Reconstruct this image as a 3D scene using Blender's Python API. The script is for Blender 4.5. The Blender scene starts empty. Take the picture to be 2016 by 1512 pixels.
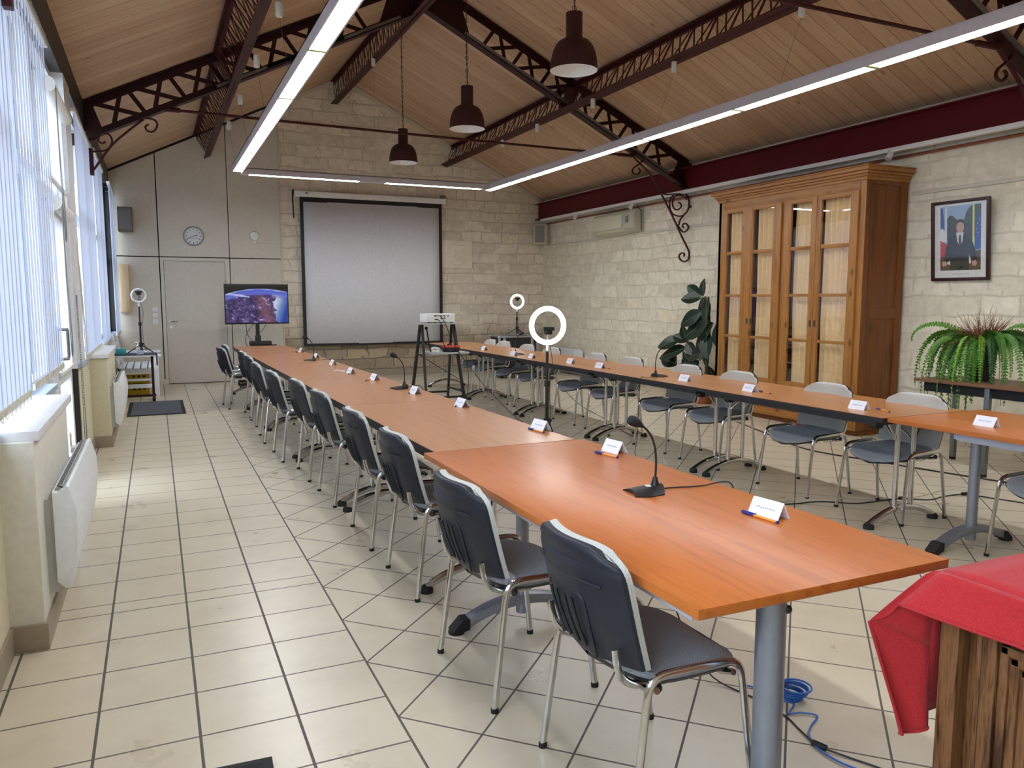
import bpy, bmesh, math, random
from math import pi, sin, cos, radians, sqrt, atan2
from mathutils import Vector, Matrix

random.seed(7)
sc = bpy.context.scene
COL = sc.collection
R = radians

# ------------------------------------------------------------------ camera
cam_d = bpy.data.cameras.new('camera')
cam_d.sensor_width = 36.0
cam_d.lens = 36.0 * 1528.0 / 2016.0
cam_d.clip_start = 0.05
cam_d.clip_end = 200
cam = bpy.data.objects.new('camera', cam_d)
COL.objects.link(cam)
cam.location = (0, 0, 1.48)
cam.rotation_euler = (R(90 - 6.32), 0, R(-24.6))
sc.camera = cam

# ------------------------------------------------------------------ world, exposure
W = bpy.data.worlds.new('overcast_sky')
sc.world = W
W.use_nodes = True
W.node_tree.nodes['Background'].inputs[0].default_value = (0.80, 0.88, 1.0, 1)
W.node_tree.nodes['Background'].inputs[1].default_value = 3.4
sc.view_settings.view_transform = 'Standard'
sc.view_settings.look = 'None'
sc.view_settings.gamma = 1
sc.view_settings.use_curve_mapping = False
sc.view_settings.exposure = 1.17
sc.cycles.use_denoising = True
sc.cycles.max_bounces = 10
sc.cycles.diffuse_bounces = 6
sc.cycles.glossy_bounces = 4
sc.cycles.transmission_bounces = 6
sc.cycles.transparent_max_bounces = 16
sc.cycles.sample_clamp_indirect = 6
LAMP = 17.0          # radiance of the fluorescent diffusers


# ------------------------------------------------------------------ materials
def lin(c):
    def f(v):
        v /= 255.0
        return v / 12.92 if v <= 0.04045 else ((v + 0.055) / 1.055) ** 2.4
    return (f(c[0]), f(c[1]), f(c[2]), 1)


MATS = {}


class NT:
    """a small helper around one material's node tree"""
    def __init__(s, name):
        s.m = bpy.data.materials.new(name)
        s.m.use_nodes = True
        s.t = s.m.node_tree
        s.b = s.t.nodes['Principled BSDF']
        s.out = s.t.nodes['Material Output']

    def n(s, kind, **kw):
        nd = s.t.nodes.new('ShaderNode' + kind)
        for k, v in kw.items():
            setattr(nd, k, v)
        return nd

    def l(s, a, b):
        s.t.links.new(a, b)

    def coords(s, scale=(1, 1, 1), rot=(0, 0, 0), loc=(0, 0, 0), kind='Object'):
        tc = s.n('TexCoord')
        mp = s.n('Mapping')
        mp.inputs['Scale'].default_value = scale
        mp.inputs['Rotation'].default_value = rot
        mp.inputs['Location'].default_value = loc
        s.l(tc.outputs[kind], mp.inputs[0])
        return mp.outputs[0]

    def noise(s, vec, scale=5, detail=4, rough=.55, dist=0):
        nd = s.n('TexNoise')
        nd.inputs['Scale'].default_value = scale
        nd.inputs['Detail'].default_value = detail
        nd.inputs['Roughness'].default_value = rough
        nd.inputs['Distortion'].default_value = dist
        s.l(vec, nd.inputs['Vector'])
        return nd.outputs['Fac']

    def ramp(s, fac, stops):
        r = s.n('ValToRGB')
        e = r.color_ramp.elements
        while len(e) < len(stops):
            e.new(0.5)
        for k, (p, c) in enumerate(stops):
            e[k].position = p
            e[k].color = c if len(c) == 4 else (*c, 1)
        s.l(fac, r.inputs[0])
        return r.outputs[0]

    def math(s, op, a, b=None, c=None, clamp=False):
        nd = s.n('Math', operation=op, use_clamp=clamp)
        for k, v in enumerate((a, b, c)):
            if v is None:
                continue
            if isinstance(v, (int, float)):
                nd.inputs[k].default_value = v
            else:
                s.l(v, nd.inputs[k])
        return nd.outputs[0]

    def mix(s, fac, a, b, mode='MIX'):
        nd = s.n('MixRGB', blend_type=mode)
        for k, v in enumerate((fac, a, b)):
            if isinstance(v, (int, float)):
                nd.inputs[k].default_value = v
            elif isinstance(v, tuple):
                nd.inputs[k].default_value = v
            else:
                s.l(v, nd.inputs[k])
        return nd.outputs[0]

    def bump(s, h, strength=.3, dist=.01):
        nd = s.n('Bump')
        nd.inputs['Strength'].default_value = strength
        nd.inputs['Distance'].default_value = dist
        s.l(h, nd.inputs['Height'])
        s.l(nd.outputs[0], s.b.inputs['Normal'])

    def sep(s, v):
        nd = s.n('SeparateXYZ')
        s.l(v, nd.inputs[0])
        return nd.outputs

    def comb(s, x, y, z=0):
        nd = s.n('CombineXYZ')
        for k, v in enumerate((x, y, z)):
            if isinstance(v, (int, float)):
                nd.inputs[k].default_value = v
            else:
                s.l(v, nd.inputs[k])
        return nd.outputs[0]


def plain(name, c, rough=.5, metal=0.0, spec=.5, emit=None, es=0):
    t = NT(name)
    c = lin(c)
    t.b.inputs['Base Color'].default_value = c
    # a faint mottling keeps each surface procedural rather than dead flat
    v = t.coords()
    f = t.noise(v, 30, 3)
    col = t.ramp(f, [(0.25, tuple(x * .93 for x in c[:3])), (0.75, tuple(min(1, x * 1.06) for x in c[:3]))])
    t.l(col, t.b.inputs['Base Color'])
    t.b.inputs['Roughness'].default_value = rough
    t.b.inputs['Metallic'].default_value = metal
    t.b.inputs['Specular IOR Level'].default_value = spec
    if emit:
        t.b.inputs['Emission Color'].default_value = lin(emit)
        t.b.inputs['Emission Strength'].default_value = es
    MATS[name] = t.m
    return t.m


def wood(name, c1, c2, c3=None, axis='y', freq=14, rough=.4, knots=0, spec=.4, stretch=12, coat=0):
    t = NT(name)
    s = {'x': (1 / stretch, 1, 1), 'y': (1, 1 / stretch, 1), 'z': (1, 1, 1 / stretch)}[axis]
    v = t.coords(scale=s)
    f = t.noise(v, freq, 6, .6, .6)
    f2 = t.noise(v, freq * 4.2, 4, .6)
    f = t.math('ADD', t.math('MULTIPLY', f, .7), t.math('MULTIPLY', f2, .3))
    a, b = lin(c1), lin(c2)
    col = t.ramp(f, [(0.38, a), (0.5, b), (0.6, lin(c3) if c3 else a), (0.68, tuple(k * .8 for k in a[:3]))])
    if knots:
        ks = {'x': (.5, 1, 1), 'y': (1, .5, 1), 'z': (1, 1, .5)}[axis]
        vo = t.n('TexVoronoi')
        vo.inputs['Scale'].default_value = knots
        t.l(t.coords(scale=ks), vo.inputs['Vector'])
        k = t.ramp(vo.outputs['Distance'], [(0.0, (1, 1, 1)), (0.07, (1, 1, 1)), (0.17, (0, 0, 0))])
        col = t.mix(t.math('MULTIPLY', k, .75), col, tuple(x * .28 for x in a[:3]) + (1,))
    t.l(col, t.b.inputs['Base Color'])
    t.b.inputs['Roughness'].default_value = rough
    t.b.inputs['Specular IOR Level'].default_value = spec
    t.b.inputs['Coat Weight'].default_value = coat
    t.b.inputs['Coat Roughness'].default_value = .12
    t.bump(f, .08, .004)
    MATS[name] = t.m
    return t.m


def make_floor():
    t = NT('cream_floor_tiles')
    v = t.coords()
    x, y, z = t.sep(v)
    T = 0.323
    XB = 0.7204

    def lines(co, o, per, w):
        d = t.math('ABSOLUTE', t.math('SUBTRACT', t.math('FRACT', t.math('ADD', t.math('DIVIDE', t.math('SUBTRACT', co, o), per), .5)), .5))
        return t.math('LESS_THAN', t.math('MULTIPLY', d, per), w / 2)
    # aisle: straight rows; one cut row where the two layings meet
    gx = lines(x, XB, T, .010)
    far = t.math('GREATER_THAN', y, 4.05)
    gy = t.math('ADD', t.math('MULTIPLY', lines(y, 3.9885, .3213, .008), t.math('SUBTRACT', 1.0, far)),
                t.math('MULTIPLY', lines(y, 4.1158, .326, .0075), far))
    aisle = t.math('MAXIMUM', gx, gy)
    # table area: the same tiles laid on the diagonal
    q = 0.70710678
    u = t.math('MULTIPLY', t.math('ADD', t.math('SUBTRACT', x, XB), t.math('SUBTRACT', y, 3.459)), q)
    w = t.math('MULTIPLY', t.math('SUBTRACT', t.math('SUBTRACT', x, XB), t.math('SUBTRACT', y, 3.459)), q)
    diag = t.math('MAXIMUM', lines(u, 0, .3235, .008), lines(w, 0, .3235, .008))
    right = t.math('GREATER_THAN', x, XB + .004)
    g = t.math('ADD', t.math('MULTIPLY', aisle, t.math('SUBTRACT', 1.0, right)), t.math('MULTIPLY', diag, right), clamp=True)
    # tile colour: cream with a slow cloud and fine brown pits
    cl = t.noise(v, 3.2, 5, .6)
    pit = t.noise(v, 210, 2, .5)
    col = t.ramp(cl, [(.3, lin((192, 180, 156))), (.55, lin((202, 191, 167))), (.8, lin((196, 187, 160)))])
    pf = t.ramp(pit, [(.69, (0, 0, 0)), (.76, (1, 1, 1))])
    col = t.mix(t.math('MULTIPLY', pf, .3), col, lin((150, 128, 100)))
    col = t.mix(g, col, lin((88, 78, 72)))
    t.l(col, t.b.inputs['Base Color'])
    rr = t.math('ADD', t.math('MULTIPLY', cl, .16), .22)
    t.l(t.math('ADD', rr, t.math('MULTIPLY', g, .4)), t.b.inputs['Roughness'])
    t.b.inputs['Specular IOR Level'].default_value = .5
    t.bump(t.math('MULTIPLY', g, -1.0), .10, .006)
    MATS['floor'] = t.m


def make_stone(name, ax, c_lo, c_hi, c_mort, bw, bh, orange, seed, dark_base=None, mort=.014, offs=.5):
    """coursed limestone, mortar nearly the stone's own colour; ax = which object axes run across and up"""
    t = NT(name)
    v = t.coords(loc=seed)
    x, y, z = t.sep(v)
    a = x if ax == 'x' else y
    n1 = t.n('TexNoise')
    n1.inputs['Scale'].default_value = 3.0
    n1.inputs['Detail'].default_value = 3
    t.l(v, n1.inputs['Vector'])
    wob = t.sep(n1.outputs['Color'])
    row = t.math('FLOOR', t.math('DIVIDE', z, bh))
    jit = t.math('FRACT', t.math('MULTIPLY', t.math('SINE', t.math('MULTIPLY', row, 12.9898)), 43.758))
    a2 = t.math('ADD', a, t.math('ADD', t.math('MULTIPLY', wob[0], .22), t.math('MULTIPLY', jit, .31)))
    b2 = t.math('ADD', z, t.math('MULTIPLY', wob[1], .10))
    br = t.n('TexBrick', offset=offs, squash=1.35, squash_frequency=3)
    br.inputs['Scale'].default_value = 1
    br.inputs['Brick Width'].default_value = bw
    br.inputs['Row Height'].default_value = bh
    br.inputs['Mortar Size'].default_value = mort
    br.inputs['Mortar Smooth'].default_value = .8
    br.inputs['Color1'].default_value = (0, 0, 0, 1)
    br.inputs['Color2'].default_value = (1, 1, 1, 1)
    br.inputs['Mortar'].default_value = (.5, .5, .5, 1)
    t.l(t.comb(a2, b2), br.inputs['Vector'])
    stone = t.ramp(br.outputs['Color'], [(0.0, lin(c_lo)), (.5, tuple((p + q) / 2 for p, q in zip(lin(c_lo), lin(c_hi)))), (.93, lin(c_hi)), (1.0, lin(orange))])
    cl = t.noise(v, 9, 6, .65)
    stone = t.mix(.4, stone, t.ramp(cl, [(.3, tuple(k * .72 for k in lin(c_lo)[:3])), (.7, tuple(min(1, k * 1.12) for k in lin(c_hi)[:3]))]))
    mor = t.mix(t.math('MULTIPLY', t.noise(v, 22, 4), .5), lin(c_mort), tuple(k * .75 for k in lin(c_mort)[:3]) + (1,))
    big = t.noise(v, .9, 3)
    patch = t.ramp(big, [(.5, (0, 0, 0)), (.62, (1, 1, 1))])
    mf = t.math('MULTIPLY', br.outputs['Fac'], t.math('SUBTRACT', 1.0, t.math('MULTIPLY', patch, .7)))
    mf = t.math('MULTIPLY', mf, .75)
    col = t.mix(mf, stone, mor)
    if dark_base:
        # old damp-stained footing courses: an uneven band of browner stone
        e = t.math('ADD', z, t.math('MULTIPLY', t.noise(v, 2.2, 4), .5))
        k = t.math('SUBTRACT', 1.0, t.math('SMOOTH_MIN', 1.0, t.math('MAXIMUM', t.math('DIVIDE', t.math('SUBTRACT', e, dark_base[0]), .35), 0.0), .1))
        col = t.mix(t.math('MULTIPLY', k, dark_base[1]), col, t.mix(br.outputs['Fac'], t.mix(t.math('MULTIPLY', t.math('ADD', t.noise(v, 14, 5), br.outputs['Color']), .5), lin((98, 80, 58)), lin((178, 156, 122))), lin((84, 68, 52))))
    t.l(col, t.b.inputs['Base Color'])
    t.b.inputs['Roughness'].default_value = .92
    t.b.inputs['Specular IOR Level'].default_value = .2
    h = t.math('ADD', t.math('MULTIPLY', mf, -.8), t.math('MULTIPLY', cl, .7))
    t.bump(h, .22, .010)
    MATS[name] = t.m


def make_planks():
    """pine boarding, boards running up the slope, 12 cm wide along y"""
    t = NT('pine_ceiling_boards')
    v = t.coords()
    x, y, z = t.sep(v)
    PW = .175
    yy = t.math('DIVIDE', y, PW)
    idx = t.math('FLOOR', yy)
    fr = t.math('FRACT', yy)
    rnd = t.math('FRACT', t.math('MULTIPLY', t.math('SINE', t.math('MULTIPLY', idx, 78.233)), 4375.85))
    gap = t.math('LESS_THAN', t.math('ABSOLUTE', t.math('SUBTRACT', fr, .5)), .482)
    vv = t.comb(t.math('ADD', t.math('MULTIPLY', x, .16), t.math('MULTIPLY', rnd, 7)), t.math('MULTIPLY', y, 2.2), t.math('MULTIPLY', idx, 3.1))
    f = t.noise(vv, 9, 6, .6, .8)
    col = t.ramp(f, [(.3, lin((192, 160, 128))), (.5, lin((212, 182, 150))), (.7, lin((184, 152, 120)))])
    col = t.mix(t.math('MULTIPLY', rnd, .5), col, lin((168, 130, 98)))
    vo = t.n('TexVoronoi')
    vo.inputs['Scale'].default_value = 1
    t.l(t.comb(t.math('MULTIPLY', x, 2.1), t.math('MULTIPLY', y, 4.2), 0), vo.inputs['Vector'])
    k = t.ramp(vo.outputs['Distance'], [(0.0, (1, 1, 1)), (.045, (1, 1, 1)), (.12, (0, 0, 0))])
    col = t.mix(t.math('MULTIPLY', k, .6), col, lin((96, 64, 44)))
    wh = t.ramp(t.noise(v, 1.1, 3), [(.56, (0, 0, 0)), (.7, (1, 1, 1))])
    col = t.mix(t.math('MULTIPLY', wh, .16), col, lin((214, 190, 160)))
    col = t.mix(t.math('SUBTRACT', 1.0, gap), col, lin((120, 84, 56)))
    t.l(col, t.b.inputs['Base Color'])
    t.b.inputs['Roughness'].default_value = .55
    t.b.inputs['Specular IOR Level'].default_value = .3
    t.bump(gap, .35, .01)
    MATS['planks'] = t.m


def make_fabric(name, c1, c2, scale=330):
    t = NT(name)
    v = t.coords()
    x, y, z = t.sep(v)
    a = t.math('SINE', t.math('MULTIPLY', t.math('ADD', x, t.math('MULTIPLY', z, .6)), scale * 2))
    b = t.math('SINE', t.math('MULTIPLY', t.math('ADD', y, t.math('MULTIPLY', z, .3)), scale * 2))
    f = t.math('MULTIPLY', t.math('MULTIPLY', a, b), .5)
    f = t.math('ADD', f, .5)
    n = t.noise(v, 160, 2)
    col = t.mix(t.math('MULTIPLY', t.math('ADD', f, n), .5), lin(c1), lin(c2))
    t.l(col, t.b.inputs['Base Color'])
    t.b.inputs['Roughness'].default_value = .95
    t.b.inputs['Specular IOR Level'].default_value = .15
    t.b.inputs['Sheen Weight'].default_value = .25
    t.bump(f, .25, .002)
    MATS[name] = t.m


def make_glass(name, tint=(1, 1, 1, 1), refl=1.0):
    t = NT(name)
    tr = t.n('BsdfTransparent')
    tr.inputs[0].default_value = tint
    gl = t.n('BsdfGlossy')
    gl.inputs['Roughness'].default_value = .02
    fr = t.n('Fresnel')
    fr.inputs[0].default_value = 1.5
    mx = t.n('MixShader')
    ge = t.n('NewGeometry')
    front = t.math('SUBTRACT', 1.0, ge.outputs['Backfacing'])
    t.l(t.math('MULTIPLY', t.math('MULTIPLY', fr.outputs[0], refl, clamp=True), front), mx.inputs[0])
    t.l(tr.outputs[0], mx.inputs[1])
    t.l(gl.outputs[0], mx.inputs[2])
    t.l(mx.outputs[0], t.out.inputs['Surface'])
    MATS[name] = t.m


def make_translucent(name, c, amount=.45, clear=0.0):
    t = NT(name)
    t.b.inputs['Base Color'].default_value = lin(c)
    t.b.inputs['Roughness'].default_value = .8
    tl = t.n('BsdfTranslucent')
    tl.inputs[0].default_value = lin(c)
    wv = t.noise(t.coords(scale=(60, 60, 4)), 8, 3)
    t.l(t.ramp(wv, [(.3, tuple(k * .9 for k in lin(c)[:3])), (.7, lin(c)[:3])]), tl.inputs[0])
    mx = t.n('MixShader')
    mx.inputs[0].default_value = amount
    t.l(t.b.outputs[0], mx.inputs[1])
    t.l(tl.outputs[0], mx.inputs[2])
    last = mx.outputs[0]
    if clear:
        tp = t.n('BsdfTransparent')
        m2 = t.n('MixShader')
        m2.inputs[0].default_value = clear
        t.l(last, m2.inputs[1])
        t.l(tp.outputs[0], m2.inputs[2])
        last = m2.outputs[0]
    t.l(last, t.out.inputs['Surface'])
    MATS[name] = t.m


def make_earth():
    """television picture: the curve of a planet from orbit, browned land, blue sea and a pale cloud band"""
    t = NT('planet_view_picture')
    v = t.coords()
    x, y, z = t.sep(v)          # local: x -.52..52 across, z -.32...32 up
    hor = t.math('SUBTRACT', .255, t.math('MULTIPLY', t.math('MULTIPLY', t.math('SUBTRACT', x, .06), t.math('SUBTRACT', x, .06)), .30))
    d = t.math('SUBTRACT', hor, z)                         # depth below the horizon
    n = t.noise(t.coords(scale=(1, 1, 1.6), rot=(0, .6, 0)), 9, 8, .68, 1.2)
    n2 = t.noise(t.coords(scale=(1, 1, 3)), 5, 6, .6, .5)
    land = t.ramp(n, [(.36, lin((14, 12, 44))), (.48, lin((52, 40, 92))), (.58, lin((92, 72, 124))), (.69, lin((210, 204, 240)))])
    warm = t.ramp(t.math('ADD', t.math('ABSOLUTE', t.math('SUBTRACT', x, t.math('ADD', .1, t.math('MULTIPLY', z, -.25)))), t.math('MULTIPLY', n2, .2)), [(.08, (1, 1, 1)), (.24, (0, 0, 0))])
    land = t.mix(t.math('MULTIPLY', warm, .35), land, lin((176, 112, 100)))
    coast = t.math('ADD', x, t.math('ADD', t.math('MULTIPLY', t.math('SUBTRACT', n2, .5), .35), t.math('MULTIPLY', z, .08)))
    sea = t.ramp(coast, [(.26, (0, 0, 0)), (.285, (1, 1, 1))])
    seac = t.ramp(t.math('ADD', x, t.math('MULTIPLY', z, -.35)), [(.28, lin((196, 202, 226))), (.4, lin((96, 124, 184))), (.5, lin((26, 58, 148)))])
    col = t.mix(sea, land, seac)
    band = t.ramp(t.math('ADD', d, t.math('MULTIPLY', n2, .10)), [(.03, lin((206, 216, 250))), (.075, lin((70, 88, 190))), (.13, lin((96, 106, 200))), (.17, lin((40, 46, 130)))])
    bf = t.ramp(d, [(.07, (1, 1, 1)), (.15, (0, 0, 0))])
    col = t.mix(bf, col, band)
    cloud = t.ramp(t.math('ADD', t.math('ABSOLUTE', t.math('ADD', t.math('SUBTRACT', z, .1), t.math('MULTIPLY', x, .16))), t.math('MULTIPLY', n2, .06)), [(.035, (1, 1, 1)), (.055, (0, 0, 0))])
    left = t.math('LESS_THAN', x, -.12)
    col = t.mix(t.math('MULTIPLY', t.math('MULTIPLY', cloud, left), .8), col, lin((204, 204, 236)))
    sky = t.math('LESS_THAN', d, 0.0)
    col = t.mix(sky, col, lin((3, 3, 6)))
    t.b.inputs['Base Color'].default_value = (0.01, 0.01, 0.01, 1)
    t.b.inputs['Roughness'].default_value = .25
    t.l(col, t.b.inputs['Emission Color'])
    t.b.inputs['Emission Strength'].default_value = .42
    MATS['earth'] = t.m


make_floor()
make_stone('stone_far', 'x', (208, 196, 176), (236, 226, 206), (194, 180, 157), .40, .205, (230, 206, 164), (3, 0, 0.03), dark_base=(.95, .8), mort=.020)
make_stone('stone_right', 'y', (214, 204, 180), (240, 232, 210), (206, 195, 170), .42, .20, (230, 212, 172), (0, 1.3, 0.05), dark_base=(.42, .5), mort=.018)
make_planks()
make_fabric('seat_cloth', (92, 95, 100), (158, 162, 168))
make_fabric('back_cloth', (150, 152, 148), (206, 206, 198))
make_glass('window_pane', (.93, .97, 1, 1), .5)
make_glass('cabinet_pane', (.99, .99, .97, 1), 3.0)
make_translucent('slat_cloth', (192, 198, 214), .34)
make_translucent('roller_cloth', (240, 242, 246), .45)
make_earth()
P = plain
P('panel', (206, 198, 182), .55)
P('panel_gap', (30, 24, 20), .8)
P('door_leaf', (200, 190, 176), .5)
P('white_wall', (216, 212, 200), .85, spec=.2)
P('cream_wall', (206, 200, 172), .85, spec=.2)
P('skirt', (150, 138, 118), .45)
P('sill_white', (226, 226, 226), .4)
P('sill_blue', (170, 184, 204), .4)
P('upvc', (226, 228, 230), .35)
P('white_metal', (236, 236, 232), .4)
P('white_plastic', (226, 226, 222), .4)
P('heater_white', (226, 230, 232), .45)
P('heater_grey', (176, 178, 176), .5)
P('dark_steel', (44, 40, 40), .45, spec=.4)
P('grey_steel', (136, 138, 142), .35, metal=.9)
P('maroon', (66, 20, 22), .5, spec=.3)
P('maroon_dark', (46, 14, 16), .5, spec=.3)
P('beam_red', (92, 14, 24), .5, spec=.3)
P('copper', (150, 88, 60), .4, metal=.3)
P('black_plastic', (18, 18, 20), .45)
P('black_metal', (22, 22, 24), .4)
P('black_rubber', (16, 16, 16), .7)
P('chair_shell', (32, 35, 44), .48, spec=.35)
P('chrome', (205, 205, 205), .14, metal=1.0)
P('table_grey', (142, 148, 160), .38, metal=.65)
P('apron_grey', (168, 174, 188), .45)
P('edge_black', (26, 27, 32), .5)
P('lamp_brown', (60, 30, 30), .45, spec=.35)
P('lamp_inside', (240, 240, 240), .5)
P('strip_housing', (196, 192, 196), .4)
P('strip_joint', (170, 184, 120), .5)
P('tube_glow', (255, 255, 255), .5, emit=(246, 250, 255), es=LAMP)
P('ring_glow', (255, 255, 255), .5, emit=(255, 252, 248), es=4.0)
P('ring_white', (220, 220, 220), .4)
P('screen_white', (224, 226, 230), .9, spec=.1)
P('plaque', (232, 222, 202), .9, spec=.1)
P('speaker_cream', (196, 186, 164), .6)
P('speaker_grey', (128, 128, 124), .8)
P('speaker_dim', (120, 110, 96), .8)
P('ac_cream', (214, 208, 180), .5)
P('ac_grey', (188, 184, 164), .5)
P('clock_rim', (150, 152, 154), .35, metal=.4)
P('clock_face', (214, 214, 214), .5)
P('ink', (30, 30, 34), .6)
P('frame_mahogany', (52, 20, 24), .35)
P('mount_white', (232, 232, 234), .6)
P('photo_sky', (150, 178, 214), .4)
P('photo_green', (52, 74, 48), .5)
P('photo_dark', (58, 54, 58), .4)
P('photo_suit', (24, 26, 32), .45)
P('photo_skin', (206, 160, 140), .5)
P('photo_hair', (52, 38, 30), .6)
P('photo_white', (226, 228, 234), .5)
P('photo_red', (196, 36, 50), .5)
P('photo_blue', (34, 84, 170), .5)
P('photo_star', (236, 226, 140), .5)
P('photo_desk', (92, 62, 46), .5)
P('terracotta', (150, 84, 50), .7)
P('pot_black', (26, 24, 24), .55)
P('soil', (60, 44, 32), .95)
P('ficus_leaf', (17, 38, 24), .34, spec=.4)
P('ficus_rib', (120, 150, 104), .5)
P('stem_brown', (86, 64, 46), .7)
P('fern_green', (72, 122, 30), .5)
P('fern_light', (112, 158, 52), .5)
P('fern_dark', (44, 84, 30), .5)
P('dry_brown', (112, 62, 34), .8)
P('desk_top', (112, 78, 52), .5)
P('desk_leg', (118, 124, 124), .35, metal=.7)
P('yellow_card', (190, 160, 20), .6)
P('teal_box', (40, 140, 140), .6)
P('bench_white', (226, 228, 232), .5)
P('navy_cloth', (44, 48, 66), .8)
P('mat_grey', (92, 96, 104), .9)
P('mat_dark', (30, 32, 36), .9)
P('paper', (234, 236, 244), .7)
P('print_grey', (150, 160, 186), .7)
P('pen_orange', (238, 150, 50), .35)
P('pen_blue', (40, 44, 130), .35)
P('reel_red', (196, 60, 56), .45)
P('cable_black', (20, 20, 20), .5)
P('cable_white', (206, 202, 186), .5)
P('cable_blue', (40, 104, 190), .35)
P('projector_white', (226, 228, 224), .4)
P('port_dark', (40, 44, 50), .5)
P('tray_grey', (168, 172, 168), .5)
P('case_black', (20, 20, 24), .6)
P('case_metal', (180, 184, 188), .3, metal=.8)
P('curtain', (240, 214, 172), .9, spec=.1)
P('iron_lock', (60, 46, 34), .5)
P('plaster', (206, 198, 180), .9, spec=.1)
P('outdoor_ground', (150, 148, 140), .9)
P('outdoor_wall', (84, 86, 112), .9)
wood('laminate_cherry', (166, 90, 34), (186, 106, 44), (176, 97, 38), 'y', 16, .3, spec=.5, stretch=14)
wood('laminate_beech', (158, 106, 60), (176, 120, 71), (166, 112, 65), 'y', 16, .3, spec=.5, stretch=14)
wood('edge_cherry', (196, 100, 62), (212, 120, 80), None, 'y', 20, .35)
wood('pine_gold', (134, 86, 36), (166, 114, 56), (146, 95, 44), 'z', 12, .38, knots=6, stretch=14)
wood('pine_gold_h', (134, 86, 36), (166, 114, 56), (146, 95, 44), 'y', 12, .38, knots=5, stretch=14)
wood('pine_dark', (98, 54, 18), (124, 72, 26), (108, 60, 22), 'z', 10, .4, knots=3, stretch=14)
wood('walnut', (62, 36, 22), (126, 86, 52), (86, 54, 32), 'z', 30, .35, stretch=12)
wood('olive_wood', (110, 74, 44), (168, 118, 74), (96, 62, 38), 'z', 10, .3, stretch=4)
wood('board_beech', (214, 186, 142), (226, 200, 160), None, 'z', 12, .5)


# red cotton cloth
def make_cloth():
    t = NT('red_cotton')
    v = t.coords()
    f = t.noise(t.coords(scale=(1, 1, 1)), 220, 3)
    col = t.ramp(f, [(.3, lin((158, 36, 42))), (.7, lin((178, 48, 48)))])
    t.l(col, t.b.inputs['Base Color'])
    t.b.inputs['Roughness'].default_value = .9
    t.b.inputs['Sheen Weight'].default_value = .1
    t.b.inputs['Specular IOR Level'].default_value = .15
    t.bump(f, .15, .002)
    MATS['red_cloth'] = t.m


make_cloth()


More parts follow.
